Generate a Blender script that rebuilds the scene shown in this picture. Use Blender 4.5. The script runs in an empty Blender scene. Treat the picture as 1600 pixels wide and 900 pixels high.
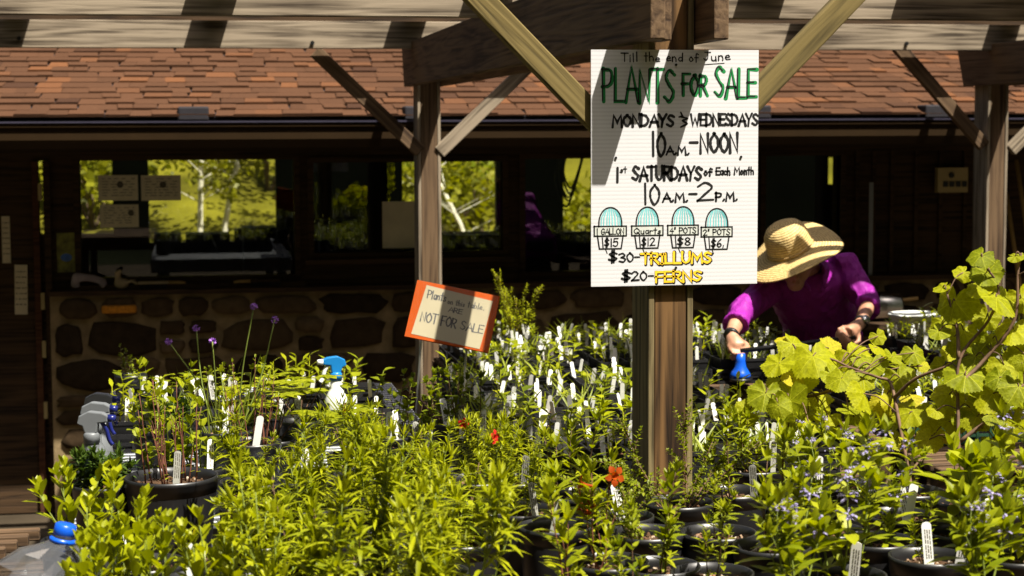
import bpy, math, random
from mathutils import Vector, Matrix
from math import sin, cos, pi, radians, atan2, sqrt

# ------------------------------------------------------------------ camera, sky, sun, exposure
SC = bpy.context.scene
C = SC.collection
F_PX = 2850.0
CAM = Vector((0, 0, 1.85))
YAW, PITCH, ROLL = math.atan(500 / 2850), math.atan(252 / 2850), radians(0.25)
Fw = Vector((sin(YAW) * cos(PITCH), cos(YAW) * cos(PITCH), -sin(PITCH)))
R0 = Vector((cos(YAW), -sin(YAW), 0))
U0 = R0.cross(Fw)
Rt = R0 * cos(ROLL) - U0 * sin(ROLL)
Up = U0 * cos(ROLL) + R0 * sin(ROLL)
cam_d = bpy.data.cameras.new('camera')
cam = bpy.data.objects.new('camera', cam_d)
C.objects.link(cam)
cam.matrix_world = Matrix(((Rt.x, Up.x, -Fw.x, CAM.x), (Rt.y, Up.y, -Fw.y, CAM.y), (Rt.z, Up.z, -Fw.z, CAM.z), (0, 0, 0, 1)))
cam_d.sensor_width = 36
cam_d.lens = F_PX / 1600 * 36
cam_d.clip_start, cam_d.clip_end = 0.1, 500
cam_d.dof.use_dof = True
cam_d.dof.focus_distance = 4.9
cam_d.dof.aperture_fstop = 6.3
SC.camera = cam

SUN_D = Vector((-0.31, 0.44, -1.0)).normalized()      # the way the light travels
world = bpy.data.worlds.new('World'); SC.world = world; world.use_nodes = True
wn = world.node_tree
sky = wn.nodes.new('ShaderNodeTexSky'); sky.sky_type = 'NISHITA'; sky.sun_disc = False; sky.dust_density = 5.0; sky.ozone_density = 0.3
sky.sun_elevation = math.asin(-SUN_D.z); sky.sun_rotation = atan2(-SUN_D.x, -SUN_D.y)
wn.links.new(sky.outputs[0], wn.nodes['Background'].inputs[0])
wn.nodes['Background'].inputs[1].default_value = 0.05
sun_d = bpy.data.lights.new('sun', 'SUN'); sun_d.energy = 5.0; sun_d.angle = radians(0.5); sun_d.color = (1, 0.94, 0.82)
sun = bpy.data.objects.new('sun', sun_d); C.objects.link(sun)
sun.rotation_euler = SUN_D.to_track_quat('-Z', 'Y').to_euler()
sun.location = (3, -6, 12)
SC.view_settings.view_transform = 'Standard'; SC.view_settings.look = 'None'
SC.view_settings.exposure = 1.3; SC.view_settings.gamma = 1
SC.render.engine = 'CYCLES'
SC.cycles.use_denoising = True
SC.cycles.max_bounces = 6; SC.cycles.diffuse_bounces = 3; SC.cycles.glossy_bounces = 3
SC.cycles.transmission_bounces = 6; SC.cycles.transparent_max_bounces = 12
SC.cycles.sample_clamp_indirect = 4
rnd = random.Random(7)

# ------------------------------------------------------------------ places
def ray(px, py): return (Fw * F_PX + Rt * (px - 800) - Up * (py - 450)) / F_PX
def P(px, py, d): return CAM + ray(px, py) * d                     # at depth d
def PY(px, py, y): r = ray(px, py); return CAM + r * (y / r.y)     # on the plane Y = y
def PZ(px, py, z): r = ray(px, py); return CAM + r * ((z - CAM.z) / r.z)
def XD(px, d, z):                                                  # depth d, pixel column px, height z
    a = P(px, 0, d); b = P(px, 900, d); t = (z - a.z) / (b.z - a.z); return a.lerp(b, t)

# ------------------------------------------------------------------ materials
MATS = {}
def mat(name):
    m = bpy.data.materials.new(name); m.use_nodes = True; MATS[name] = m
    nt = m.node_tree; return m, nt, nt.nodes['Principled BSDF']
def N(nt, kind, **kw):
    n = nt.nodes.new(kind)
    for k, v in kw.items():
        if k in n.inputs: n.inputs[k].default_value = v
        else: setattr(n, k, v)
    return n
def rgba(c): return (c[0], c[1], c[2], 1)
def ramp(nt, stops):
    r = nt.nodes.new('ShaderNodeValToRGB'); e = r.color_ramp.elements
    while len(e) < len(stops): e.new(0.5)
    for i, (p, c) in enumerate(stops): e[i].position = p; e[i].color = rgba(c)
    return r
def bump(nt, b, src, strength, dist=0.01):
    n = N(nt, 'ShaderNodeBump', Strength=strength, Distance=dist); nt.links.new(src, n.inputs['Height']); nt.links.new(n.outputs[0], b.inputs['Normal'])
def plain(name, c, rough=0.6, var=0.15, scale=30, spec=0.4, bumps=0.0, metal=0):
    m, nt, b = mat(name)
    tc = N(nt, 'ShaderNodeTexCoord'); no = N(nt, 'ShaderNodeTexNoise', Scale=scale, Detail=5.0)
    nt.links.new(tc.outputs['Object'], no.inputs['Vector'])
    r = ramp(nt, [(0.3, [x * (1 - var) for x in c]), (0.7, [x * (1 + var) for x in c])])
    nt.links.new(no.outputs[0], r.inputs[0]); nt.links.new(r.outputs[0], b.inputs['Base Color'])
    b.inputs['Roughness'].default_value = rough; b.inputs['Specular IOR Level'].default_value = spec; b.inputs['Metallic'].default_value = metal
    if bumps: bump(nt, b, no.outputs[0], bumps)
    return m
def wood(name, dark, light, k=1.0, rough=0.8, ring=0.5):
    """grain runs along the board's own X"""
    m, nt, b = mat(name)
    tc = N(nt, 'ShaderNodeTexCoord'); oi = N(nt, 'ShaderNodeObjectInfo')
    off = N(nt, 'ShaderNodeVectorMath', operation='MULTIPLY_ADD'); off.inputs[1].default_value = (1, 1, 1)
    sh = N(nt, 'ShaderNodeVectorMath', operation='SCALE'); sh.inputs[0].default_value = (13, 7, 5); nt.links.new(oi.outputs['Random'], sh.inputs['Scale'])
    nt.links.new(tc.outputs['Object'], off.inputs[0]); nt.links.new(sh.outputs[0], off.inputs[2])
    mp = N(nt, 'ShaderNodeMapping'); mp.inputs['Scale'].default_value = (2.2 * k, 60 * k, 60 * k); nt.links.new(off.outputs[0], mp.inputs[0])
    wv = N(nt, 'ShaderNodeTexNoise', Scale=1.0, Detail=4.0, Distortion=0.6); nt.links.new(mp.outputs[0], wv.inputs['Vector'])
    mp2 = N(nt, 'ShaderNodeMapping'); mp2.inputs['Scale'].default_value = (0.55 * k, 9 * k, 9 * k); nt.links.new(off.outputs[0], mp2.inputs[0])
    rg = N(nt, 'ShaderNodeTexNoise', Scale=1.0, Detail=1.0, Distortion=0.3); nt.links.new(mp2.outputs[0], rg.inputs['Vector'])
    mu = N(nt, 'ShaderNodeMath', operation='MULTIPLY'); mu.inputs[1].default_value = 55; nt.links.new(rg.outputs[0], mu.inputs[0])
    sn = N(nt, 'ShaderNodeMath', operation='SINE'); nt.links.new(mu.outputs[0], sn.inputs[0])
    pw = N(nt, 'ShaderNodeMath', operation='MULTIPLY_ADD'); pw.inputs[1].default_value = 0.16 * ring; nt.links.new(sn.outputs[0], pw.inputs[0]); nt.links.new(wv.outputs[0], pw.inputs[2])
    bl = N(nt, 'ShaderNodeTexNoise', Scale=2.2, Detail=3.0); nt.links.new(off.outputs[0], bl.inputs['Vector'])
    ad = N(nt, 'ShaderNodeMath', operation='MULTIPLY_ADD'); ad.inputs[1].default_value = 0.5; nt.links.new(bl.outputs[0], ad.inputs[0]); nt.links.new(pw.outputs[0], ad.inputs[2])
    r = ramp(nt, [(0.52, [x * 0.7 for x in dark]), (0.70, [a * 0.5 + c * 0.5 for a, c in zip(dark, light)]), (0.86, light)])
    nt.links.new(ad.outputs[0], r.inputs[0]); nt.links.new(r.outputs[0], b.inputs['Base Color'])
    b.inputs['Roughness'].default_value = rough; b.inputs['Specular IOR Level'].default_value = 0.25
    bump(nt, b, pw.outputs[0], 0.5, 0.004)
    return m
def leafmat(name, dark, light, trans=0.4, rough=0.42, tcol=None, veins=False, yellow=None):
    m, nt, b = mat(name)
    ge = N(nt, 'ShaderNodeNewGeometry'); oi = N(nt, 'ShaderNodeObjectInfo')
    mx = N(nt, 'ShaderNodeMath', operation='MULTIPLY_ADD'); mx.inputs[1].default_value = 0.75; nt.links.new(ge.outputs['Random Per Island'], mx.inputs[0])
    m2 = N(nt, 'ShaderNodeMath', operation='MULTIPLY'); m2.inputs[1].default_value = 0.25; nt.links.new(oi.outputs['Random'], m2.inputs[0]); nt.links.new(m2.outputs[0], mx.inputs[2])
    st = [(0.0, dark), (0.86, light)]
    st.append((1.0, yellow)) if yellow else st.extend([(0.955, light), (1.0, (light[0] * 1.1, light[1] * 0.75, light[2]))])
    r = ramp(nt, st); nt.links.new(mx.outputs[0], r.inputs[0])
    col = r.outputs[0]
    if veins:
        uv = N(nt, 'ShaderNodeUVMap'); sp = N(nt, 'ShaderNodeSeparateXYZ'); nt.links.new(uv.outputs[0], sp.inputs[0])
        an = N(nt, 'ShaderNodeMath', operation='ARCTAN2'); nt.links.new(sp.outputs[0], an.inputs[0]); nt.links.new(sp.outputs[1], an.inputs[1])
        pp = N(nt, 'ShaderNodeMath', operation='PINGPONG'); pp.inputs[1].default_value = radians(26); nt.links.new(an.outputs[0], pp.inputs[0])
        ln = N(nt, 'ShaderNodeVectorMath', operation='LENGTH'); nt.links.new(uv.outputs[0], ln.inputs[0])
        mm = N(nt, 'ShaderNodeMath', operation='MULTIPLY'); nt.links.new(pp.outputs[0], mm.inputs[0]); nt.links.new(ln.outputs['Value'], mm.inputs[1])
        lt = N(nt, 'ShaderNodeMath', operation='LESS_THAN'); lt.inputs[1].default_value = 0.009; nt.links.new(mm.outputs[0], lt.inputs[0])
        no = N(nt, 'ShaderNodeTexNoise', Scale=7.0, Detail=3.0); nt.links.new(uv.outputs[0], no.inputs['Vector'])
        hs = N(nt, 'ShaderNodeHueSaturation'); nv = N(nt, 'ShaderNodeMath', operation='MULTIPLY_ADD'); nv.inputs[1].default_value = 1.1; nv.inputs[2].default_value = 0.45
        nt.links.new(no.outputs[0], nv.inputs[0]); nt.links.new(nv.outputs[0], hs.inputs['Value']); nt.links.new(col, hs.inputs['Color'])
        mc = N(nt, 'ShaderNodeMix', data_type='RGBA'); nt.links.new(lt.outputs[0], mc.inputs['Factor']); nt.links.new(hs.outputs[0], mc.inputs['A'])
        mc.inputs['B'].default_value = rgba([min(1, x * 1.2 + 0.02) for x in light]); col = mc.outputs['Result']
        bump(nt, b, no.outputs[0], 0.4, 0.006)
    nt.links.new(col, b.inputs['Base Color']); b.inputs['Roughness'].default_value = rough; b.inputs['Specular IOR Level'].default_value = 0.2
    tr = N(nt, 'ShaderNodeBsdfTranslucent'); hv = N(nt, 'ShaderNodeHueSaturation', Saturation=1.1, Value=1.35); nt.links.new(col, hv.inputs['Color']); nt.links.new(hv.outputs[0], tr.inputs[0])
    ms = N(nt, 'ShaderNodeMixShader'); ms.inputs[0].default_value = trans
    nt.links.new(b.outputs[0], ms.inputs[1]); nt.links.new(tr.outputs[0], ms.inputs[2]); nt.links.new(ms.outputs[0], nt.nodes['Material Output'].inputs[0])
    return m
def island(name, stops, rough=0.85, grain=0.0, gscale=200, spec=0.2):
    m, nt, b = mat(name)
    ge = N(nt, 'ShaderNodeNewGeometry'); r = ramp(nt, stops); nt.links.new(ge.outputs['Random Per Island'], r.inputs[0])
    tc = N(nt, 'ShaderNodeTexCoord'); no = N(nt, 'ShaderNodeTexNoise', Scale=gscale, Detail=6.0); nt.links.new(tc.outputs['Object'], no.inputs['Vector'])
    hs = N(nt, 'ShaderNodeHueSaturation'); nv = N(nt, 'ShaderNodeMath', operation='MULTIPLY_ADD'); nv.inputs[1].default_value = grain * 2; nv.inputs[2].default_value = 1 - grain
    nt.links.new(no.outputs[0], nv.inputs[0]); nt.links.new(nv.outputs[0], hs.inputs['Value']); nt.links.new(r.outputs[0], hs.inputs['Color'])
    nt.links.new(hs.outputs[0], b.inputs['Base Color']); b.inputs['Roughness'].default_value = rough; b.inputs['Specular IOR Level'].default_value = spec
    bump(nt, b, no.outputs[0], 0.5, 0.005)
    return m
def glassy(name, tint, refl=0.06, rough=0.0):
    m, nt, b = mat(name)
    t = N(nt, 'ShaderNodeBsdfTransparent'); t.inputs[0].default_value = rgba(tint); g = N(nt, 'ShaderNodeBsdfGlossy', Roughness=rough)
    lw = N(nt, 'ShaderNodeLayerWeight', Blend=0.5); pw = N(nt, 'ShaderNodeMath', operation='POWER'); pw.inputs[1].default_value = 4; nt.links.new(lw.outputs['Facing'], pw.inputs[0])
    ma = N(nt, 'ShaderNodeMath', operation='MULTIPLY_ADD'); ma.inputs[1].default_value = 0.8; ma.inputs[2].default_value = refl; nt.links.new(pw.outputs[0], ma.inputs[0])
    ms = N(nt, 'ShaderNodeMixShader'); nt.links.new(ma.outputs[0], ms.inputs[0]); nt.links.new(t.outputs[0], ms.inputs[1]); nt.links.new(g.outputs[0], ms.inputs[2])
    nt.links.new(ms.outputs[0], nt.nodes['Material Output'].inputs[0]); return m

wood('grey_wood', (0.065, 0.047, 0.031), (0.265, 0.215, 0.155))
wood('brown_wood', (0.050, 0.028, 0.015), (0.125, 0.078, 0.042))
wood('post_wood', (0.016, 0.007, 0.002), (0.150, 0.080, 0.029), k=0.75)
wood('pale_wood', (0.08, 0.06, 0.027), (0.20, 0.155, 0.075))
wood('brace_wood', (0.035, 0.026, 0.008), (0.155, 0.115, 0.040))
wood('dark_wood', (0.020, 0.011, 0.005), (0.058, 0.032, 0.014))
wood('red_wood', (0.045, 0.016, 0.007), (0.09, 0.035, 0.014))
wood('bench_wood', (0.03, 0.017, 0.008), (0.105, 0.062, 0.032))
plain('gutter_paint', (0.021, 0.0115, 0.004), 0.6, 0.1, 6, 0.1)
plain('gutter_edge', (0.035, 0.032, 0.050), 0.3, 0.1, 6)
plain('black_felt', (0.012, 0.010, 0.014), 0.8)
island('shingle', [(0, (0.045, 0.023, 0.015)), (0.08, (0.062, 0.031, 0.018)), (0.85, (0.080, 0.039, 0.022)), (1, (0.125, 0.054, 0.025))], 0.95, 0.5, 300, 0.04)
island('stone', [(0, (0.026, 0.017, 0.009)), (0.5, (0.055, 0.035, 0.018)), (1, (0.115, 0.078, 0.042))], 0.95, 0.6, 22, 0.1)
plain('mortar', (0.22, 0.16, 0.085), 0.95, 0.3, 12, 0.1, 0.6)
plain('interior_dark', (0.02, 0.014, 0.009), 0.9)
plain('black_plastic', (0.011, 0.011, 0.012), 0.38, 0.3, 14, 0.5)
plain('tray_plastic', (0.010, 0.010, 0.011), 0.5, 0.3, 20, 0.4)
plain('green_plastic', (0.012, 0.045, 0.022), 0.5, 0.2, 20)
plain('white_tag', (0.80, 0.80, 0.76), 0.45, 0.06, 40)
plain('grey_tag', (0.34, 0.34, 0.30), 0.5, 0.15, 40)
island('soil', [(0, (0.035, 0.020, 0.011)), (0.6, (0.085, 0.045, 0.022)), (0.85, (0.20, 0.11, 0.055)), (1, (0.42, 0.36, 0.28))], 0.95, 0.3, 60)
plain('twig', (0.10, 0.055, 0.028), 0.8, 0.3, 60)
plain('twig_red', (0.13, 0.045, 0.025), 0.7, 0.3, 60)
plain('green_stem', (0.15, 0.19, 0.03), 0.6, 0.2, 30)
plain('cane', (0.12, 0.068, 0.038), 0.8, 0.35, 50)
leafmat('leaf_lance', (0.12, 0.15, 0.002), (0.33, 0.345, 0.006), 0.36)
leafmat('leaf_spoon', (0.17, 0.20, 0.003), (0.35, 0.37, 0.008), 0.36, 0.33)
leafmat('leaf_grape', (0.15, 0.185, 0.002), (0.36, 0.365, 0.003), 0.48, 0.6, veins=True, yellow=(0.50, 0.38, 0.02))
leafmat('leaf_sage', (0.11, 0.145, 0.003), (0.31, 0.33, 0.009), 0.36)
leafmat('leaf_mid', (0.07, 0.10, 0.004), (0.22, 0.25, 0.010), 0.32)
leafmat('leaf_dark', (0.022, 0.045, 0.008), (0.065, 0.105, 0.014), 0.28)
leafmat('leaf_grass', (0.13, 0.17, 0.02), (0.26, 0.30, 0.035), 0.35)
leafmat('leaf_tree', (0.07, 0.075, 0.003), (0.25, 0.24, 0.010), 0.40)
leafmat('petal_red', (0.40, 0.012, 0.010), (0.58, 0.025, 0.02), 0.3)
leafmat('petal_orange', (0.26, 0.035, 0.004), (0.46, 0.085, 0.008), 0.3)
leafmat('petal_lilac', (0.19, 0.16, 0.33), (0.38, 0.35, 0.54), 0.3)
leafmat('petal_violet', (0.20, 0.07, 0.40), (0.42, 0.20, 0.62), 0.3)
plain('bark_white', (0.62, 0.58, 0.48), 0.8, 0.2, 20)
plain('bark_brown', (0.10, 0.065, 0.04), 0.9, 0.3, 20)
plain('hill_grass', (0.095, 0.086, 0.006), 0.95, 0.55, 1.3, 0.1, 0.5)
plain('sky_block', (0.018, 0.022, 0.008), 0.95, 0.4, 1.0, 0.1)  # dark cover for the added banks out of view
plain('ground_mat', (0.045, 0.034, 0.022), 0.95, 0.25, 4, 0.1, 0.4)
plain('metal_grey', (0.22, 0.23, 0.25), 0.42, 0.1, 10, 0.5, 0, 0.6)
plain('wire', (0.45, 0.43, 0.40), 0.35, 0.1, 10, 0.5, 0, 0.8)
plain('steel', (0.55, 0.55, 0.55), 0.25, 0.1, 10, 0.5, 0, 1.0)
plain('ink', (0.006, 0.006, 0.006), 0.6, 0.1)
plain('faint_ink', (0.10, 0.09, 0.07), 0.8, 0.1)
plain('green_ink', (0.004, 0.20, 0.045), 0.6, 0.15)
plain('teal_ink', (0.16, 0.50, 0.52), 0.6, 0.2, 25)
plain('yellow_ink', (0.85, 0.52, 0.02), 0.6, 0.1)
plain('grey_wash', (0.52, 0.54, 0.50), 0.7, 0.1)
plain('paper', (0.27, 0.24, 0.165), 0.8, 0.06, 8, 0.05)  # notice sheet, darkened all over to stand in for shade
plain('old_paper', (0.62, 0.54, 0.40), 0.8, 0.1, 8)
plain('dim_paper', (0.66, 0.60, 0.45), 0.8, 0.1, 8)
plain('orange_folder', (0.27, 0.044, 0.003), 0.6, 0.08, 6, 0.04)  # shade on the notice is put into this deepened orange
plain('white_plastic', (0.72, 0.74, 0.70), 0.35, 0.05, 10)
plain('blue_plastic', (0.005, 0.075, 0.50), 0.3, 0.1, 10)
plain('teal_blue', (0.010, 0.16, 0.42), 0.3, 0.1, 10)
plain('navy_plastic', (0.010, 0.015, 0.12), 0.3, 0.1, 10)
plain('silver_plastic', (0.13, 0.14, 0.15), 0.4, 0.08, 10)
plain('shirt', (0.27, 0.020, 0.27), 0.55, 0.16, 9, 0.2)
plain('trousers', (0.03, 0.028, 0.03), 0.8, 0.2, 20)
plain('hair', (0.22, 0.19, 0.16), 0.7, 0.3, 80)
plain('cream_plate', (0.42, 0.33, 0.15), 0.5, 0.05, 10)
plain('sponge', (0.55, 0.22, 0.025), 0.9, 0.3, 60, 0.1, 0.6)
plain('cloth_grey', (0.34, 0.28, 0.32), 0.9, 0.15, 20)
plain('glove_tan', (0.40, 0.31, 0.20), 0.9, 0.15, 20)
plain('handle_wood', (0.42, 0.27, 0.10), 0.6, 0.12, 20)
plain('black_rubber', (0.010, 0.010, 0.010), 0.4, 0.1)
plain('picture_green', (0.16, 0.16, 0.02), 0.35, 0.7, 22)
plain('picture_blue', (0.04, 0.12, 0.42), 0.35, 0.3, 30)
glassy('window_glass', (0.93, 0.95, 0.90), 0.05)
glassy('sheet_plastic', (0.97, 0.97, 0.96), 0.004, 0.05)

def mk_sign():
    m, nt, b = mat('corrugated')
    tc = N(nt, 'ShaderNodeTexCoord'); wv = N(nt, 'ShaderNodeTexWave', Scale=30.0, Distortion=0.15); wv.bands_direction = 'Z'
    nt.links.new(tc.outputs['Object'], wv.inputs['Vector'])
    r = ramp(nt, [(0, (0.54, 0.54, 0.56)), (0.6, (0.61, 0.61, 0.63))]); nt.links.new(wv.outputs[0], r.inputs[0]); nt.links.new(r.outputs[0], b.inputs['Base Color'])
    b.inputs['Roughness'].default_value = 0.45; bump(nt, b, wv.outputs[0], 0.12, 0.0006)
mk_sign()
def mk_skin():
    m, nt, b = mat('skin')
    tc = N(nt, 'ShaderNodeTexCoord'); no = N(nt, 'ShaderNodeTexNoise', Scale=18.0, Detail=4.0); nt.links.new(tc.outputs['Object'], no.inputs['Vector'])
    r = ramp(nt, [(0.3, (0.36, 0.17, 0.10)), (0.7, (0.50, 0.27, 0.17))]); nt.links.new(no.outputs[0], r.inputs[0]); nt.links.new(r.outputs[0], b.inputs['Base Color'])
    b.inputs['Roughness'].default_value = 0.5; bump(nt, b, no.outputs[0], 0.2, 0.003)
mk_skin()
def mk_cloth():
    m = MATS['shirt']; nt = m.node_tree; b = nt.nodes['Principled BSDF']
    tc = N(nt, 'ShaderNodeTexCoord'); mp = N(nt, 'ShaderNodeMapping'); mp.inputs['Scale'].default_value = (9, 9, 4); mp.inputs['Rotation'].default_value = (0.3, 0.5, 0)
    nt.links.new(tc.outputs['Object'], mp.inputs[0]); no = N(nt, 'ShaderNodeTexNoise', Scale=1.6, Detail=2.5, Distortion=1.4); nt.links.new(mp.outputs[0], no.inputs['Vector'])
    bump(nt, b, no.outputs[0], 0.7, 0.03); b.inputs['Specular IOR Level'].default_value = 0.15
mk_cloth()
def mk_straw():
    m, nt, b = mat('straw')
    uv = N(nt, 'ShaderNodeUVMap'); sp = N(nt, 'ShaderNodeSeparateXYZ'); nt.links.new(uv.outputs[0], sp.inputs[0])
    mu = N(nt, 'ShaderNodeMath', operation='MULTIPLY'); mu.inputs[1].default_value = 2 * pi / 0.011; nt.links.new(sp.outputs[1], mu.inputs[0])
    sn = N(nt, 'ShaderNodeMath', operation='SINE'); nt.links.new(mu.outputs[0], sn.inputs[0])
    no = N(nt, 'ShaderNodeTexNoise', Scale=90.0, Detail=3.0); tc = N(nt, 'ShaderNodeTexCoord'); nt.links.new(tc.outputs['Object'], no.inputs['Vector'])
    ad = N(nt, 'ShaderNodeMath', operation='MULTIPLY_ADD'); ad.inputs[1].default_value = 0.22; nt.links.new(sn.outputs[0], ad.inputs[0]); nt.links.new(no.outputs[0], ad.inputs[2])
    r = ramp(nt, [(0.2, (0.36, 0.23, 0.075)), (0.8, (0.66, 0.49, 0.21))]); nt.links.new(ad.outputs[0], r.inputs[0]); nt.links.new(r.outputs[0], b.inputs['Base Color'])
    b.inputs['Roughness'].default_value = 0.7; bump(nt, b, ad.outputs[0], 0.6, 0.004)
mk_straw()
def mk_jug():
    m = glassy('clear_plastic', (0.74, 0.77, 0.79), 0.10, 0.08); nt = m.node_tree
    d = N(nt, 'ShaderNodeBsdfDiffuse'); d.inputs[0].default_value = (0.55, 0.57, 0.6, 1); ms = N(nt, 'ShaderNodeMixShader'); ms.inputs[0].default_value = 0.07
    o = nt.nodes['Material Output']; a = o.inputs[0].links[0].from_socket
    nt.links.new(a, ms.inputs[1]); nt.links.new(d.outputs[0], ms.inputs[2]); nt.links.new(ms.outputs[0], o.inputs[0])
mk_jug()

# ------------------------------------------------------------------ mesh helpers
class MB:
    def __init__(s): s.v = []; s.f = []; s.uv = None
    def add(s, vs, fs, uvs=None):
        o = len(s.v); s.v += [tuple(p) for p in vs]; s.f += [tuple(i + o for i in f) for f in fs]
        if uvs is not None:
            if s.uv is None: s.uv = [(0, 0)] * o
            s.uv += uvs
        elif s.uv is not None: s.uv += [(0, 0)] * len(vs)
    def box(s, lo, hi, M=None):
        x0, y0, z0 = lo; x1, y1, z1 = hi
        vs = [Vector(p) for p in ((x0, y0, z0), (x1, y0, z0), (x1, y1, z0), (x0, y1, z0), (x0, y0, z1), (x1, y0, z1), (x1, y1, z1), (x0, y1, z1))]
        if M: vs = [M @ p for p in vs]
        s.add(vs, [(3, 2, 1, 0), (4, 5, 6, 7), (0, 1, 5, 4), (1, 2, 6, 5), (2, 3, 7, 6), (3, 0, 4, 7)])
    def tube(s, pts, rad, n=6, cap=True):
        pts = [Vector(p) for p in pts]
        if not isinstance(rad, (list, tuple)): rad = [rad] * len(pts)
        vs = []; nrm = None
        for i, p in enumerate(pts):
            t = (pts[min(i + 1, len(pts) - 1)] - pts[max(i - 1, 0)]).normalized()
            if nrm is None: nrm = t.orthogonal().normalized()
            else:
                nrm = nrm - t * nrm.dot(t); nrm = nrm.normalized() if nrm.length > 1e-6 else t.orthogonal().normalized()
            bi = t.cross(nrm)
            for k in range(n):
                a = 2 * pi * k / n; r = rad[i]
                rx, ry = (r, r) if not isinstance(r, tuple) else r
                vs.append(p + nrm * (cos(a) * rx) + bi * (sin(a) * ry))
        fs = []
        for i in range(len(pts) - 1):
            for k in range(n):
                fs.append((i * n + k, i * n + (k + 1) % n, (i + 1) * n + (k + 1) % n, (i + 1) * n + k))
        if cap: fs.append(tuple(range(n - 1, -1, -1))); fs.append(tuple((len(pts) - 1) * n + k for k in range(n)))
        s.add(vs, fs)
    def lathe(s, prof, n=24, M=None, wob=None):
        vs = []; uvs = []; L = 0
        for i, (r, z) in enumerate(prof):
            if i: L += math.hypot(r - prof[i - 1][0], z - prof[i - 1][1])
            for k in range(n):
                a = 2 * pi * k / n; p = Vector((r * cos(a), r * sin(a), z))
                if wob: p = wob(p, a, r)
                vs.append(M @ p if M else p); uvs.append((a, L))
        fs = [(i * n + k, i * n + (k + 1) % n, (i + 1) * n + (k + 1) % n, (i + 1) * n + k) for i in range(len(prof) - 1) for k in range(n)]
        s.add(vs, fs, uvs)
    def ell(s, c, rx, ry, rz, n=12, m=8, M=None):
        vs = []; fs = []
        for i in range(m + 1):
            t = pi * i / m
            for k in range(n):
                a = 2 * pi * k / n; p = Vector((rx * sin(t) * cos(a), ry * sin(t) * sin(a), rz * cos(t)))
                if M: p = M @ p
                vs.append(Vector(c) + p)
        for i in range(m):
            for k in range(n): fs.append((i * n + k, (i + 1) * n + k, (i + 1) * n + (k + 1) % n, i * n + (k + 1) % n))
        s.add(vs, fs)
    def mesh(s, name, m, smooth=False):
        me = bpy.data.meshes.new(name); me.from_pydata(s.v, [], s.f)
        if s.uv is not None:
            ul = me.uv_layers.new(name='UVMap'); idx = [0] * len(me.loops); me.loops.foreach_get('vertex_index', idx)
            flat = []
            for i in idx: flat += s.uv[i]
            ul.data.foreach_set('uv', flat)
        if m: me.materials.append(MATS[m])
        if smooth: me.polygons.foreach_set('use_smooth', [True] * len(me.polygons))
        me.update(); return me
    def build(s, name, m, parent=None, smooth=False, loc=None):
        return obj(name, s.mesh(name, m, smooth), parent, loc)

def obj(name, me, parent=None, loc=None, M=None):
    o = bpy.data.objects.new(name, me); C.objects.link(o)
    if parent: o.parent = parent
    if loc is not None: o.location = loc
    if M is not None: o.matrix_local = M
    return o
def tag(o, label, cat, group=None):
    o['label'] = label; o['category'] = cat
    if group: o['group'] = group
    return o
def thing(name, label, cat, loc=(0, 0, 0), rotz=0, group=None):
    o = bpy.data.objects.new(name, None); o.empty_display_size = 0.05; C.objects.link(o); o.location = loc; o.rotation_euler = (0, 0, rotz)
    return tag(o, label, cat, group)
def structure(o): o['kind'] = 'structure'; return o
def bevel(o, w, seg=2):
    b = o.modifiers.new('bevel', 'BEVEL'); b.width = w; b.segments = seg; b.limit_method = 'ANGLE'; return o
def board(name, m, a, b, w, h, parent=None, up=Vector((0, 0, 1)), bev=0.004, ext=0.0):
    """a straight piece of timber from a to b, w wide and h deep (along up); grain on its own X"""
    a, b = Vector(a), Vector(b); x = (b - a).normalized(); a = a - x * ext; L = (b - a).length
    z = (up - x * up.dot(x)).normalized(); y = z.cross(x)
    M = Matrix(((x.x, y.x, z.x, a.x), (x.y, y.y, z.y, a.y), (x.z, y.z, z.z, a.z), (0, 0, 0, 1)))
    mb = MB(); mb.box((0, -w / 2, -h / 2), (L, w / 2, h / 2))
    o = obj(name, mb.mesh(name, m), parent)
    o.matrix_local = (Matrix.Translation(-parent.location) @ M) if parent else M
    if bev: bevel(o, bev)
    return o
def cat_rom(pts, k=6):
    if len(pts) < 3: return [Vector(p) for p in pts]
    P_ = [Vector(p) for p in pts]; P_ = [P_[0] * 2 - P_[1]] + P_ + [P_[-1] * 2 - P_[-2]]; out = []
    for i in range(1, len(P_) - 2):
        for j in range(k):
            t = j / k; a, b, c, d = P_[i - 1:i + 3]
            out.append(0.5 * ((2 * b) + (c - a) * t + (2 * a - 5 * b + 4 * c - d) * t * t + (3 * b - a - 3 * c + d) * t ** 3))
    out.append(P_[-2]); return out
def fuse(parts, name, m, voxel, parent=None, smooth=6, disp=None):
    """grow overlapping closed shapes together into one continuous skin"""
    o = obj(name, parts.mesh(name, m), parent)
    r = o.modifiers.new('r', 'REMESH'); r.mode = 'VOXEL'; r.voxel_size = voxel; r.use_smooth_shade = True
    s = o.modifiers.new('s', 'SMOOTH'); s.iterations = smooth; s.factor = 0.5
    if disp:
        tx = bpy.data.textures.new(name, 'CLOUDS'); tx.noise_scale = disp[0]; tx.noise_depth = 3
        d = o.modifiers.new('d', 'DISPLACE'); d.texture = tx; d.strength = disp[1]; d.mid_level = 0.5
    dg = bpy.context.evaluated_depsgraph_get(); me = bpy.data.meshes.new_from_object(o.evaluated_get(dg))
    o.modifiers.clear(); o.data = me
    me.polygons.foreach_set('use_smooth', [True] * len(me.polygons))
    return o

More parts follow.
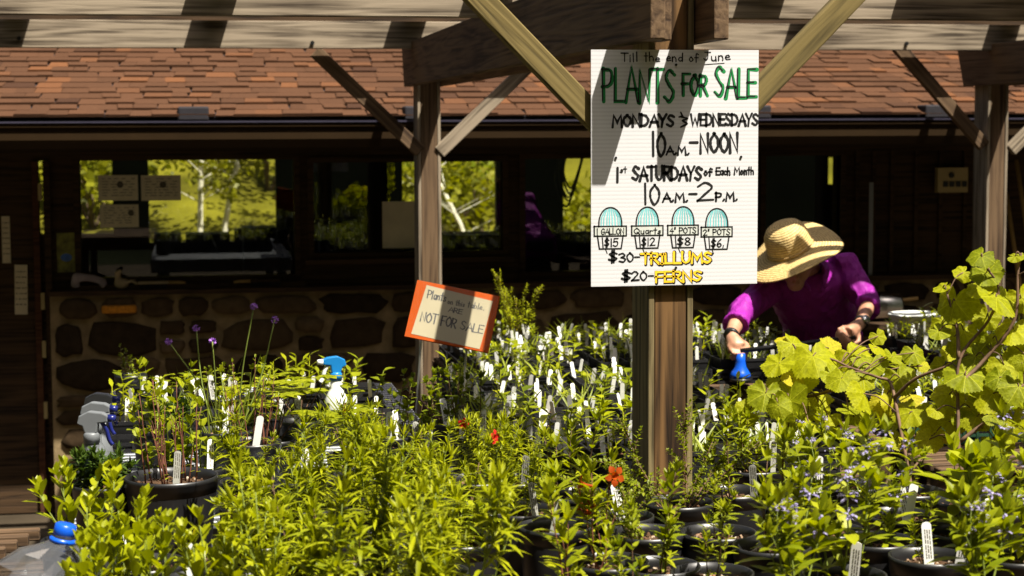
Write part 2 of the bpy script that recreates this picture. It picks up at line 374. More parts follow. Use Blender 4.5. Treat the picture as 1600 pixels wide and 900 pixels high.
# ------------------------------------------------------------------ the ground, the hill behind the building, added banks against sky light
mb = MB()
nx, ny = 60, 360
def gz(x, y):
    z = -0.46 * min(1, max(0, (y - 8.7) / 0.7))
    if y > 15.5: z = -0.46 + max(0, y - 16.5) * 0.34 + 0.25 * sin(x * 0.7 + y * 0.4) * min(1, (y - 15.5) / 4)
    if y < -3: z = (-3 - y) * 1.5  # unseen bank added behind the camera to block sky light
    if y < 15 and (x < -7 or x > 10): z = max(z, (-7 - x if x < 0 else x - 10) * 1.3)  # unseen side banks, added to cut the sky fill
    return z
vs = []; fs = []
for j in range(ny + 1):
    for i in range(nx + 1):
        x = -60 + 120 * i / nx; y = -25 + 90 * j / ny; vs.append((x, y, gz(x, y)))
for j in range(ny):
    for i in range(nx): a = j * (nx + 1) + i; fs.append((a, a + 1, a + nx + 2, a + nx + 1))
g = MB(); g.add(vs, fs); g = structure(g.build('ground', 'ground_mat', smooth=True))
g.data.materials.append(MATS['hill_grass']); g.data.materials.append(MATS['sky_block'])
for p in g.data.polygons:
    if p.center.y > 15.5: p.material_index = 1
    elif p.center.y < -3 or p.center.z > 0.3: p.material_index = 2

# ------------------------------------------------------------------ the building
YW, YE, YB = 11.15, 10.28, 15.2       # front wall face, eave, back wall
bld = thing('garden_shed', 'low brown garden building with shingle roof, dark windows and stone base', 'building', (0, YW, 0))
def bpart(mb, name, m, smooth=False): 
    mb.v = [(x, y - YW, z) for x, y, z in mb.v]; return mb.build(name, m, bld, smooth)
def WX(px, py=330): return PY(px, py, YW).x
def WZ(py, px=500): return PY(px, py, YW).z
ZE = PY(800, 186, YE).z               # gutter top
XL, XR = -4.2, 7.2
ZTOP = WZ(243); ZFL = -0.45
wins = [(125, 460, 250, 432), (490, 785, 253, 393), (820, 1176, 247, 422), (1195, 1312, 243, 430)]
wx = [(WX(a), WX(b), WZ(d, (a + b) / 2), WZ(c, (a + b) / 2)) for a, b, c, d in wins]
zs = WZ(452)                           # top of the stone base
TH = 0.14
# timber wall round the openings
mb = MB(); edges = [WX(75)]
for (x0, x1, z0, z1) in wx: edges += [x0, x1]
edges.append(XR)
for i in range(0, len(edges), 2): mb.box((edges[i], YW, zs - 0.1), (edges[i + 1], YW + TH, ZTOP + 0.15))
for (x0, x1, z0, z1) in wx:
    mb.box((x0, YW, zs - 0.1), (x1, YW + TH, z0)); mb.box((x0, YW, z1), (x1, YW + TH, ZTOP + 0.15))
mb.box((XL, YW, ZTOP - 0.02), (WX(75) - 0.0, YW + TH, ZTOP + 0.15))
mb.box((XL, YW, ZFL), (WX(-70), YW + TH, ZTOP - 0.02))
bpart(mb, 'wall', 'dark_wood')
# board battens on the timber to the east
mb = MB()
for px in (1338, 1364, 1392, 1430, 1468, 1506): 
    x = WX(px); mb.box((x - 0.012, YW - 0.018, zs), (x + 0.012, YW - 0.002, ZTOP + 0.1))
bpart(mb, 'batten', 'dark_wood')
# paler wood rail under the eave
mb = MB(); mb.box((XL, YW - 0.06, ZTOP + 0.005), (XR, YW - 0.003, ZTOP + 0.03)); bpart(mb, 'rail', 'bench_wood')
# windows
for n, (x0, x1, z0, z1) in enumerate(wx):
    mb = MB(); f = 0.035; y0 = YW - 0.02; y1 = YW + 0.06
    mb.box((x0 - f, y0, z0 - f), (x0, y1, z1 + f)); mb.box((x1, y0, z0 - f), (x1 + f, y1, z1 + f))
    mb.box((x0, y0, z0 - f), (x1, y1, z0)); mb.box((x0, y0, z1), (x1, y1, z1 + f))
    if n == 2: xm = WX(935); mb.box((xm, y0, z0), (xm + 0.04, y1, z1))
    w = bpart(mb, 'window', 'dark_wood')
    mb = MB(); mb.box((x0 + 0.001, 0.02, z0 + 0.001), (x1 - 0.001, 0.024, z1 - 0.001)); mb.build('pane', 'window_glass', w)
    mb = MB(); mb.box((x0 - f - 0.02, -0.09, z0 - f - 0.03), (x1 + f + 0.02, -0.022, z0 - f - 0.001)); mb.build('sill', 'dark_wood', w)
# doorway with its open leaf
xj0, xj1 = WX(56, 500), WX(66, 500)
mb = MB(); mb.box((xj0, YW - 0.03, ZFL), (xj1, YW + 0.05, ZTOP - 0.022)); bpart(mb, 'door_jamb', 'red_wood')
xg = WX(73.5, 500)
mb = MB(); mb.box((xg, YW - 0.04, ZFL), (WX(84, 500), YW + TH, ZTOP - 0.022)); bpart(mb, 'door_frame', 'dark_wood')
mb = MB(); mb.box((xj1, YW + 0.01, ZFL), (xg, YW + 0.05, WZ(366, 70))); bpart(mb, 'door_edge', 'dark_wood')
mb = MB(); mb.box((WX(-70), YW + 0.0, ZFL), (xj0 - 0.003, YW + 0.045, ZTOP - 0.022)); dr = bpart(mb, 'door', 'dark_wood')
for py in (300, 470, 545, 640):
    m2 = MB(); m2.box((xj1 - 0.002, -0.035, WZ(py, 70) - 0.05), (xj1 + 0.02, -0.005, WZ(py, 70) + 0.05)); m2.build('hinge', 'cream_plate', dr)
# inside: floor, ceiling, back wall with openings on the hillside
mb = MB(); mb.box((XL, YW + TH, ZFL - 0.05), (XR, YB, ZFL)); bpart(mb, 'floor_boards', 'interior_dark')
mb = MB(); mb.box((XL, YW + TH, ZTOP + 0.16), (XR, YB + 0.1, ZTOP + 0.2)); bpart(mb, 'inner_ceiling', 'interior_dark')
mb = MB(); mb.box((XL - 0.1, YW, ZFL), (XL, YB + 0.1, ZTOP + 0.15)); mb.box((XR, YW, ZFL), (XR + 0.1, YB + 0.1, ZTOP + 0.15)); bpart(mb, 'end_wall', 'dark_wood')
def BX(px, py=300): return PY(px, py, YB).x
def BZ(py, px=500): return PY(px, py, YB).z
ops = [(58, 176, 240, 366), (232, 365, 240, 379), (365, 431, 240, 357), (629, 776, 240, 363), (880, 945, 235, 362), (1294, 1311, 246, 288)]
mb = MB(); xs = XL
for a, b, c, d in ops:
    x0, x1 = BX(a), BX(b); m_ = (a + b) / 2
    if x0 > xs + 1e-3: mb.box((xs, YB, ZFL), (x0, YB + 0.1, ZTOP + 0.15))
    mb.box((x0, YB, ZFL), (x1, YB + 0.1, BZ(d, m_))); mb.box((x0, YB, min(BZ(c, m_), ZTOP + 0.14)), (x1, YB + 0.1, ZTOP + 0.15)); xs = x1
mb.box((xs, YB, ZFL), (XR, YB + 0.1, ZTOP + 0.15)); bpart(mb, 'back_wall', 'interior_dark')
# the shelf bench inside, dark against the light
mb = MB()
for a, b, t in ((290, 360, 366), (240, 284, 366), (380, 432, 356), (500, 560, 345), (700, 790, 368)):
    p0, p1 = PY(a, t, 14.6), PY(b, 440, 14.6); mb.box((p0.x, 14.6, p1.z), (p1.x, 14.9, p0.z))
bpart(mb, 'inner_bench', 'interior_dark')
# stone base: irregular stones standing out of the mortar
mb = MB(); xa, xb = WX(84, 600), XR; mb.box((xa, YW - 0.13, ZFL - 0.3), (xb, YW - 0.002, zs)); bpart(mb, 'mortar_bed', 'mortar')
mb = MB(); r = random.Random(21); z = ZFL - 0.2
rowh = []
while z < zs - 0.05:
    h = r.uniform(0.19, 0.33)
    if z + h > zs - 0.02: h = zs - z - 0.005
    if h < 0.09: break
    x = xa + r.uniform(0.0, 0.05)
    while x < xb - 0.1:
        w = r.uniform(0.16, 0.50) * (0.7 + h * 1.4); x1 = min(x + w, xb)
        sub = [(z, z + h)] if r.random() < 0.72 or h < 0.17 else [(z, z + h * 0.5), (z + h * 0.52, z + h)]
        for za, zb in sub:
            gp = r.uniform(0.004, 0.014); cx, cz = (x + x1) / 2, (za + zb) / 2; hw, hh = (x1 - x) / 2 - gp, (zb - za) / 2 - gp
            if hw < 0.03 or hh < 0.025: continue
            n = r.randint(11, 15); ring = []; e = r.uniform(3.5, 10.0)
            for k in range(n):
                a = 2 * pi * k / n + r.uniform(-0.12, 0.12); ca, sa = cos(a), sin(a)
                rr = (abs(ca) ** e + abs(sa) ** e) ** (-1 / e) * r.uniform(0.84, 1.06)
                ring.append((cx + hw * rr * ca, cz + hh * rr * sa))
            y0 = YW - 0.125; y1 = YW - 0.135 - r.uniform(0.015, 0.04)
            vs = [(px, y0, pz) for px, pz in ring] + [(cx + (px - cx) * 0.93, (y0 + y1) / 2 - 0.01, cz + (pz - cz) * 0.93) for px, pz in ring] + [(cx + (px - cx) * 0.72, y1 + r.uniform(-0.006, 0.006), cz + (pz - cz) * 0.72) for px, pz in ring] + [(cx, y1 - 0.004, cz)]
            fs = [(L * n + k, L * n + (k + 1) % n, (L + 1) * n + (k + 1) % n, (L + 1) * n + k) for L in (0, 1) for k in range(n)] + [(2 * n + k, 2 * n + (k + 1) % n, 3 * n) for k in range(n)]
            mb.add(vs, fs)
        x = x1
    z += h
bpart(mb, 'stone_base', 'stone', True)
# ledge on top of the stones
mb = MB(); mb.box((xa, YW - 0.17, zs + 0.002), (xb, YW - 0.003, zs + 0.03)); bpart(mb, 'ledge', 'dark_wood')
# roof: real courses of shingle tabs over a deck
SL = math.tan(radians(15.6)); YC = 12.8
mb = MB(); zr = ZE + 0.015
mb.add([(XL - 0.4, YE, zr), (XR + 0.4, YE, zr), (XR + 0.4, YC, zr + SL * (YC - YE)), (XL - 0.4, YC, zr + SL * (YC - YE)),
        (XL - 0.4, YE, zr - 0.04), (XR + 0.4, YE, zr - 0.04), (XR + 0.4, YC, zr - 0.04 + SL * (YC - YE)), (XL - 0.4, YC, zr - 0.04 + SL * (YC - YE))],
       [(0, 1, 2, 3), (7, 6, 5, 4), (4, 5, 1, 0), (5, 6, 2, 1), (6, 7, 3, 2), (7, 4, 0, 3)])
rf = bpart(mb, 'roof', 'black_felt')
mb = MB(); r = random.Random(5); ux = Vector((0, cos(radians(15.6)), sin(radians(15.6)))); nn = Vector((0, -sin(radians(15.6)), cos(radians(15.6))))
org = Vector((0, YE - YW - 0.02, zr + 0.004)); ex = 0.125
for c in range(18):
    x = XL - 0.4 - r.random() * 0.2
    while x < XR + 0.3:
        w = r.uniform(0.08, 0.19); th = r.choice((0.002, 0.003, 0.010, 0.013)); a = org + ux * (c * ex + r.uniform(-0.003, 0.003)); e2 = ux * (ex + 0.05)
        lo = nn * 0.0; hi = nn * (th + 0.005); bk = nn * 0.002; g_ = 0.0008
        p = [a + Vector((x + g_, 0, 0)) + lo, a + Vector((x + w - g_, 0, 0)) + lo, a + Vector((x + w - g_, 0, 0)) + hi, a + Vector((x + g_, 0, 0)) + hi,
             a + Vector((x + w - g_, 0, 0)) + e2 + bk, a + Vector((x + g_, 0, 0)) + e2 + bk]
        sk = r.uniform(-0.02, 0.02); p[4].x += sk; p[5].x += sk
        mb.add(p, [(0, 1, 2, 3), (3, 2, 4, 5), (1, 4, 2), (0, 3, 5)]); x += w
    
mb.build('shingle', 'shingle', rf)
for px in (302, 655, 1182, 1465):
    x = PY(px, 175, YE).x; mb = MB(); mb.box((x - 0.085, YE - YW - 0.02, zr - 0.02), (x + 0.085, YE - YW + 0.12, zr + 0.06)); bevel(mb.build('eave_cap', 'black_felt', rf), 0.01)
mb = MB(); zb_ = PY(800, 232, YE).z
prof = [(0.0, 0.0), (0.0, -0.03), (0.015, -0.045), (0.015, -0.10), (0.035, (zb_ - ZE) + 0.02), (0.05, zb_ - ZE), (0.12, zb_ - ZE), (0.12, -0.01)]
vs = [(x, YE - 0.06 + a, ZE - 0.006 + b) for x in (XL - 0.4, XR + 0.4) for a, b in prof]; n = len(prof)
mb.add(vs, [(i, i + 1, n + i + 1, n + i) for i in range(n - 1)]); gt = bpart(mb, 'gutter', 'gutter_paint')
mb = MB(); mb.box((XL - 0.4, YE - 0.068 - YW, ZE - 0.014), (XR + 0.4, YE - 0.055 - YW, ZE - 0.004)); mb.build('gutter_lip', 'gutter_edge', gt)
mb = MB(); mb.box((XL, YE + 0.09, zb_ - 0.03), (XR, YW + 0.1, zb_ - 0.005)); bpart(mb, 'soffit', 'dark_wood')
mb = MB(); zc = zr + SL * (YC - YE); mb.box((XL - 0.4, YC - 0.18, zc - 0.06), (XR + 0.4, YC + 0.1, zc + 1.5)); bpart(mb, 'gap_backing', 'dark_wood')  # made-up dark sheet closing the view between the rafters

# ------------------------------------------------------------------ hillside plants behind the building
def leaf_cloud(rng, c, rad, n, s, mbx):
    for _ in range(n):
        while True:
            v = Vector((rng.uniform(-1, 1), rng.uniform(-1, 1), rng.uniform(-1, 1)))
            if 0.25 < v.length < 1: break
        p = Vector(c) + Vector((v.x * rad[0], v.y * rad[1], v.z * rad[2]))
        d = Vector((rng.gauss(0, 1), rng.gauss(0, 1), rng.gauss(-0.2, 0.6))).normalized(); sd = d.orthogonal().normalized(); sd.rotate(Matrix.Rotation(rng.uniform(0, 6.3), 3, d))
        q = s * rng.uniform(0.6, 1.4); mbx.add([p, p + d * q * 0.5 + sd * q * 0.36, p + d * q, p + d * q * 0.5 - sd * q * 0.36], [(0, 1, 2, 3)])
def bush(i, px, d, zoff, w, h, m, label):
    rng = random.Random(100 + i); p = XD(px, d + 0.9, 0); z = gz(p.x, p.y); t = thing('hillside_shrub', label, 'shrub', (p.x, p.y, z + zoff), 0, 'shrubs on the hillside behind the building')
    mb = MB(); st = MB()
    for k in range(9):
        a = rng.uniform(0, 6.3); c = (cos(a) * w * 0.5 * rng.random(), sin(a) * w * 0.5 * rng.random(), h * rng.uniform(0.3, 0.8)); leaf_cloud(rng, c, (w * 0.38, w * 0.38, h * 0.26), 110, 0.10, mb)
        st.tube([(0, 0, -0.1), (c[0] * 0.5, c[1] * 0.5, c[2] * 0.6), c], [0.02, 0.015, 0.006], 5)
    mb.build('crown', m, t); st.build('stem', 'bark_brown', t)
BU = [(90, 19, 'leaf_mid', 'bushy green shrub seen through the gap beside the door jamb'), (150, 18.5, 'leaf_tree', 'bright shrub seen through the big window behind the taped notices'), (250, 21, 'leaf_tree', 'olive shrub on the slope seen between the notices and the white sapling trunks'),
      (330, 22, 'leaf_mid', 'darker shrub on the slope behind the white trunked saplings'), (420, 20, 'leaf_tree', 'yellow green shrub at the far edge of the big window'), (640, 18.5, 'leaf_tree', 'bright shrub seen through the pane just beside the back post'),
      (700, 20, 'leaf_mid', 'green shrub behind the bare sticks seen through the middle window'), (760, 19, 'leaf_tree', 'yellow green shrub seen at the far end of the middle window'), (905, 18, 'leaf_tree', 'pale green shrub seen through the window with hanging hoses'), (1298, 18.5, 'leaf_tree', 'olive shrub seen through the slim window above the straw hat')]
for i, (px, d, m, lb) in enumerate(BU): bush(i, px, d, 0, rnd.uniform(1.3, 1.8), rnd.uniform(0.9, 1.4), m, lb)
def sapling(i, px, d, label, lean):
    rng = random.Random(300 + i); p = XD(px, d + 0.9, 0); t = thing('sapling_tree', label, 'tree', (p.x, p.y, gz(p.x, p.y) - 0.05), 0, 'white trunked saplings behind the building')
    tr = MB(); cr = MB(); pts = [(lean * k * k * 0.02, 0, k * 0.4) for k in range(8)]; tr.tube(pts, [0.035 - 0.004 * k for k in range(8)], 7)
    for k in range(26):
        z = rng.uniform(0.7, 2.8); a = rng.uniform(0, 6.3); L = rng.uniform(0.25, 0.6); b0 = Vector((lean * (z / 0.4) ** 2 * 0.02, 0, z)); b1 = b0 + Vector((cos(a) * L, sin(a) * L, L * 0.5))
        tr.tube([b0, b1], [0.008, 0.003], 4); leaf_cloud(rng, b1, (0.16, 0.16, 0.16), 26, 0.085, cr)
    tr.build('trunk', 'bark_white', t); cr.build('crown', 'leaf_tree', t)
sapling(0, 314, 17.4, 'slim sapling with straight white trunk seen through the big window', 0.2)
sapling(1, 350, 17.7, 'leaning white trunked sapling with fuller leaves behind the big window', 1.2)
sapling(2, 745, 17.5, 'thin pale sapling leaning behind the middle window', -2.0)

# ------------------------------------------------------------------ the pergola
pg = thing('pergola', 'weathered timber pergola of posts, beams, rafters and knee braces over the benches', 'pergola')
Yf, Yb = P(1045, 450, 4.88).y, P(668, 190, 9.75).y
XP = (P(1016, 450, 4.88).x + P(1082, 450, 4.88).x) / 2 + 0.0
XP2 = PY(1560, 190, Yb).x
def post(x, y, ztop, main, strip):
    board('post', main, (x, y + 0.03, -0.6), (x, y + 0.03, ztop), 0.089, 0.165, pg, Vector((0, 1, 0)))
    for s in (-1, 1): board('post_cheek', strip, (x + s * 0.0535, y + 0.036, -0.6), (x + s * 0.0535, y + 0.036, ztop), 0.016, 0.185, pg, Vector((0, 1, 0)), 0.002)
ZB0, ZB1 = 2.07, 2.30
post(XP, Yf + 0.06, 2.6, 'post_wood', 'pale_wood'); post(XP, Yb + 0.06, ZB0 + 0.2, 'brown_wood', 'grey_wood'); post(XP2, Yb + 0.06, ZB0 + 0.2, 'brown_wood', 'grey_wood')
board('post', 'post_wood', (XP2, Yf + 0.06, -0.05), (XP2, Yf + 0.06, 2.6), 0.105, 0.089, pg, Vector((0, 1, 0)))
def ybeam(x, y0, y1, th, m, z0=ZB0, z1=ZB1, cut=0.1):
    mb = MB(); vs = []
    for sx in (-th / 2, th / 2):
        vs += [(sx, 0, 0), (sx, y1 - y0, 0), (sx, y1 - y0 + cut, z1 - z0), (sx, 0, z1 - z0)]
    mb.add(vs, [(0, 1, 2, 3), (7, 6, 5, 4), (0, 4, 5, 1), (1, 5, 6, 2), (2, 6, 7, 3), (3, 7, 4, 0)])
    # local X along the beam for the grain
    mb.v = [(b, -a, c) for a, b, c in mb.v]
    me = mb.mesh('beam', m); o = obj('beam', me, pg); o.matrix_local = Matrix.Translation((x, y0, z0)) @ Matrix.Rotation(pi / 2, 4, 'Z'); bevel(o, 0.004)
for xx in (XP, XP2):
    ybeam(xx - 0.085, Yf - 0.18, Yb + 0.25, 0.040, 'brown_wood'); ybeam(xx + 0.085, Yf - 0.17, Yb + 0.25, 0.040, 'brown_wood')
ybeam(XP - 0.047, Yf - 0.11, Yf - 0.01, 0.034, 'brown_wood', cut=0)
# rafters across
def rafter(y, x0, x1, z0, h, m='grey_wood', th=0.04): board('rafter', m, (x0, y, z0 + h / 2), (x1, y, z0 + h / 2), th, h, pg)
ZR = ZB1 - 0.022
yr1 = PY(800, 55, 0.0 + Yb - 0.05).y
rafter(Yb - 0.10, -3.2, 6.5, PY(800, 77, Yb - 0.10).z, 0.142)
yr2 = P(800, 27, 6.92).y
rafter(yr2, -3.2, 6.5, PY(800, 28, yr2).z, 0.142)
for px_, py_ in ((488, 67), (1416, 68), (1102, 52), (30, 60), (905, 60)):
    q_ = PY(px_, py_, Yb - 0.12); mb = MB(); mb.tube([q_ + Vector((0, -0.012, 0)), q_ + Vector((0, 0.002, 0))], 0.011, 8); mb.build('bolt', 'black_rubber', pg)
rafter(Yf + 0.15, -1.2, 3.6, ZB1 + 0.002, 0.14)
# joists on top, out of the picture; their shade falls on the rafters
zj = ZR + 0.165
for k in range(-1, 6):
    xs_ = PY(324 + 310 * k, 55, Yb - 0.1).x + 0.045
    for s in (-1, 1):
        board('joist', 'brown_wood', (xs_ + s * 0.0385, Yf + 0.4 if k > 1 else yr2 - 0.6, zj + 0.06), (xs_ + s * 0.0385, Yb + 0.1, zj + 0.06), 0.075, 0.12, pg)
for k in range(23):
    y = 5.95 + k * 0.098
    board('lath', 'bench_wood', (2.82, y, zj + 0.145), (4.4, y, zj + 0.145), 0.046, 0.03, pg)
# knee braces
def brace(a, b, m, w=0.04, h=0.089): 
    a, b = Vector(a), Vector(b); d = (b - a).normalized(); up = Vector((0, 1, 0)).cross(d) if abs(d.x) > 0.3 else Vector((1, 0, 0)).cross(d)
    board('brace', m, a, b, w, h, pg, up)
yb_ = Yf + 0.03
def onp(px, py, y): return PY(px, py, y)
brace(onp(990, 248, yb_), onp(720, -32, yb_), 'brace_wood', 0.05, 0.064)
brace(onp(1090, 245, yb_), onp(1372, -50, yb_), 'brace_wood', 0.05, 0.064)
yk = Yb + 0.02
brace(onp(656, 236, yk), onp(492, 80, yk), 'brown_wood', 0.05, 0.07)
brace(onp(1537, 228, yk), onp(1402, 72, yk), 'brown_wood', 0.05, 0.07)
za = XD(692, 9.7, 0); 
brace(onp(686, 238, yk), onp(850, 80, yk), 'grey_wood', 0.05, 0.07)
brace(onp(1578, 235, yk), onp(1735, 80, yk), 'grey_wood', 0.05, 0.07)

# ------------------------------------------------------------------ hand lettering
def S(*p): return [Vector((a, b, 0)) for a, b in p]
def K(*p): return cat_rom(S(*p), 5)
GL = {
 'A': (0.8, [S((0, 0), (.45, 1), (.9, 0)), S((.2, .36), (.75, .36))]), 'B': (0.65, [S((0, 0), (0, 1)), K((0, 1), (.6, .9), (.5, .6), (0, .52)), K((0, .52), (.75, .4), (.6, .05), (0, 0))]),
 'C': (0.7, [K((.7, .85), (.4, 1), (.05, .6), (.15, .15), (.5, 0), (.75, .15))]), 'D': (0.75, [S((0, 0), (0, 1)), K((0, 1), (.5, .9), (.75, .5), (.5, .1), (0, 0))]),
 'E': (0.6, [S((.6, 1), (0, 1), (0, 0), (.6, 0)), S((0, .52), (.5, .52))]), 'F': (0.6, [S((.62, 1), (0, 1), (0, 0)), S((0, .52), (.5, .52))]),
 'G': (0.75, [K((.7, .85), (.4, 1), (.05, .6), (.15, .1), (.5, 0), (.72, .2), (.72, .42)), S((.42, .42), (.75, .42))]), 'H': (0.7, [S((0, 0), (0, 1)), S((.7, 0), (.7, 1)), S((0, .5), (.7, .5))]),
 'I': (0.3, [S((.15, 0), (.15, 1)), S((0, 0), (.3, 0)), S((0, 1), (.3, 1))]), 'J': (0.6, [S((.1, 1), (.6, 1)), K((.38, 1), (.38, .3), (.2, 0), (0, .2))]),
 'L': (0.6, [S((0, 1), (0, 0), (.6, 0))]), 'M': (1.0, [S((0, 0), (.1, 1), (.5, .35), (.9, 1), (1, 0))]), 'N': (0.75, [S((0, 0), (0, 1), (.72, 0), (.72, 1))]),
 'O': (0.8, [K((.4, 1), (.05, .7), (.05, .3), (.4, 0), (.75, .3), (.75, .7), (.4, 1))]), 'P': (0.65, [S((0, 0), (0, 1)), K((0, 1), (.55, .95), (.62, .65), (.4, .48), (0, .45))]),
 'Q': (0.85, [K((.4, 1), (.05, .7), (.05, .3), (.4, 0), (.75, .3), (.75, .7), (.4, 1)), S((.5, .25), (.85, -.08))]),
 'R': (0.7, [S((0, 0), (0, 1)), K((0, 1), (.55, .95), (.6, .68), (.35, .5), (0, .48)), S((.25, .48), (.7, 0))]), 'S': (0.65, [K((.62, .88), (.3, 1), (.05, .78), (.3, .52), (.62, .28), (.35, 0), (0, .12))]),
 'T': (0.75, [S((0, 1), (.75, 1)), S((.38, 1), (.38, 0))]), 'U': (0.75, [K((0, 1), (.02, .3), (.35, 0), (.7, .3), (.72, 1))]), 'W': (1.1, [S((0, 1), (.25, 0), (.55, .7), (.85, 0), (1.1, 1))]),
 'Y': (0.75, [S((0, 1), (.38, .5), (.75, 1)), S((.38, .5), (.3, 0))]),
 '0': (0.65, [K((.32, 1), (.03, .7), (.05, .3), (.32, 0), (.62, .3), (.62, .7), (.32, 1))]), '1': (0.25, [S((.12, 0), (.12, 1))]), '2': (0.65, [K((0, .8), (.3, 1), (.6, .75), (.3, .35), (0, 0)), S((0, 0), (.65, .03))]),
 '3': (0.6, [K((.02, .9), (.35, 1), (.55, .75), (.22, .54)), K((.22, .54), (.6, .35), (.4, .02), (0, .1))]), '4': (0.65, [S((.45, 0), (.45, 1), (0, .4), (.65, .4))]), '5': (0.6, [S((.58, 1), (.1, 1), (.06, .58)), K((.06, .58), (.5, .6), (.55, .2), (.25, 0), (0, .1))]),
 '6': (0.6, [K((.5, 1), (.12, .6), (.05, .2), (.3, 0), (.58, .2), (.4, .48), (.08, .3))]), '8': (0.6, [K((.3, .52), (.05, .78), (.3, 1), (.55, .78), (.3, .52), (.02, .22), (.3, 0), (.6, .22), (.3, .52))]),
 '$': (0.6, [K((.58, .82), (.3, .95), (.05, .75), (.3, .5), (.58, .28), (.3, .06), (0, .18)), S((.24, 1.1), (.2, -.1)), S((.4, 1.1), (.36, -.1))]), '-': (0.5, [S((.05, .5), (.45, .5))]), '.': (0.25, [S((.1, 0), (.14, .05))]), ',': (0.2, [S((.1, .1), (.05, -.12))]),
 '"': (0.3, [S((.08, 1), (.05, .75)), S((.25, 1), (.22, .75))]), '&': (0.5, [S((.1, 1.05), (.2, .8), (0, .75)), K((.15, .75), (.5, .62), (.2, .45), (.5, .25), (.1, 0))]), ' ': (0.4, []),
 'a': (0.5, [K((.45, .5), (.15, .55), (.03, .25), (.2, 0), (.45, .2)), S((.47, .55), (.48, 0))]), 'b': (0.5, [S((0, 1), (0, 0)), K((0, .4), (.35, .5), (.45, .2), (.2, 0), (0, .1))]), 'c': (0.45, [K((.42, .45), (.2, .55), (.02, .25), (.2, 0), (.42, .08))]),
 'd': (0.5, [K((.45, .4), (.2, .5), (.02, .25), (.2, 0), (.45, .15)), S((.47, 1), (.47, 0))]), 'e': (0.5, [K((.03, .28), (.42, .32), (.3, .55), (.05, .4), (.1, .05), (.45, .08))]), 'f': (0.4, [K((.4, .92), (.2, 1), (.14, .6), (.12, 0)), S((0, .5), (.35, .5))]),
 'h': (0.5, [S((0, 1), (0, 0)), K((0, .4), (.25, .55), (.42, .35), (.42, 0))]), 'i': (0.2, [S((.08, .5), (.08, 0)), S((.08, .72), (.09, .76))]), 'l': (0.2, [S((.08, 1), (.08, 0))]), 'm': (0.75, [S((0, .5), (0, 0)), K((0, .4), (.2, .52), (.34, .3), (.34, 0)), K((.34, .4), (.55, .52), (.7, .3), (.7, 0))]),
 'n': (0.5, [S((0, .5), (0, 0)), K((0, .4), (.25, .55), (.42, .3), (.42, 0))]), 'o': (0.5, [K((.22, .52), (.02, .28), (.2, 0), (.45, .25), (.22, .52))]), 'r': (0.4, [S((0, .5), (0, 0)), K((0, .35), (.18, .52), (.38, .48))]), 's': (0.4, [K((.36, .48), (.15, .53), (.1, .33), (.35, .18), (.18, 0), (0, .06))]),
 't': (0.4, [S((.18, .95), (.16, 0)), S((0, .62), (.38, .62))]), 'u': (0.5, [K((0, .5), (.03, .1), (.25, 0), (.42, .2), (.43, .5)), S((.43, .5), (.45, 0))]),
}
def write(mb, text, x0, x1, yb, yt, w, tf, lift, seed=0, jit=0.03, dx=0, dy=0):
    """strokes for text fitted between x0 and x1 on the baseline yb, capitals reaching yt; tf maps sheet units to the board"""
    rng = random.Random(hash_(text) + seed); gap = 0.2; tot = sum(GL[c][0] + gap for c in text) - gap; sx = (x1 - x0) / tot; H = yt - yb; x = x0
    for c in text:
        wd, st = GL[c]; a = rng.uniform(-jit, jit); oy = rng.uniform(-jit, jit) * H; sc = 1 + rng.uniform(-jit, jit) * 1.5
        for s in st: stroke(mb, [(x + (p.x + a * p.y) * sx + dx, yb + oy + p.y * H * sc + dy) for p in s], w, tf, lift, rng)
        x += (wd + gap) * sx
def hash_(t): return sum(ord(c) * (i + 3) for i, c in enumerate(t))
def stroke(mb, pts, w, tf, lift, rng=None):
    p = [Vector((a, b, 0)) for a, b in pts]
    p = [q for i, q in enumerate(p) if i == 0 or (q - p[i - 1]).length > 1e-6]
    if len(p) < 2: return
    t0 = (p[1] - p[0]).normalized(); t1 = (p[-1] - p[-2]).normalized(); p[0] = p[0] - t0 * w * 0.3; p[-1] = p[-1] + t1 * w * 0.3
    vs = []; ws = [w * (rng.uniform(0.78, 1.22) if rng else 1) for _ in p]
    for i, q in enumerate(p):
        ta = (p[i] - p[i - 1]).normalized() if i else t0; tb = (p[i + 1] - p[i]).normalized() if i < len(p) - 1 else t1
        t = ta + tb; t = t.normalized() if t.length > 0.2 else ta
        n = Vector((-t.y, t.x, 0)); k = 1 / max(0.55, abs(n.dot(Vector((-ta.y, ta.x, 0)))))
        for s in (1, -1): vs.append(tf((q + n * (s * ws[i] / 2 * k)).x, (q + n * (s * ws[i] / 2 * k)).y, lift))
    mb.add(vs, [(2 * i, 2 * i + 1, 2 * i + 3, 2 * i + 2) for i in range(len(p) - 1)])
    for q, t, wi in ((p[0], -t0, ws[0]), (p[-1], t1, ws[-1])):   # round ends
        n = Vector((-t.y, t.x, 0)); arc = [q + n * (wi / 2 * cos(a)) + t * (wi / 2 * sin(a)) for a in [pi * j / 5 for j in range(6)]]
        mb.add([tf(v.x, v.y, lift) for v in arc], [tuple(range(6))])

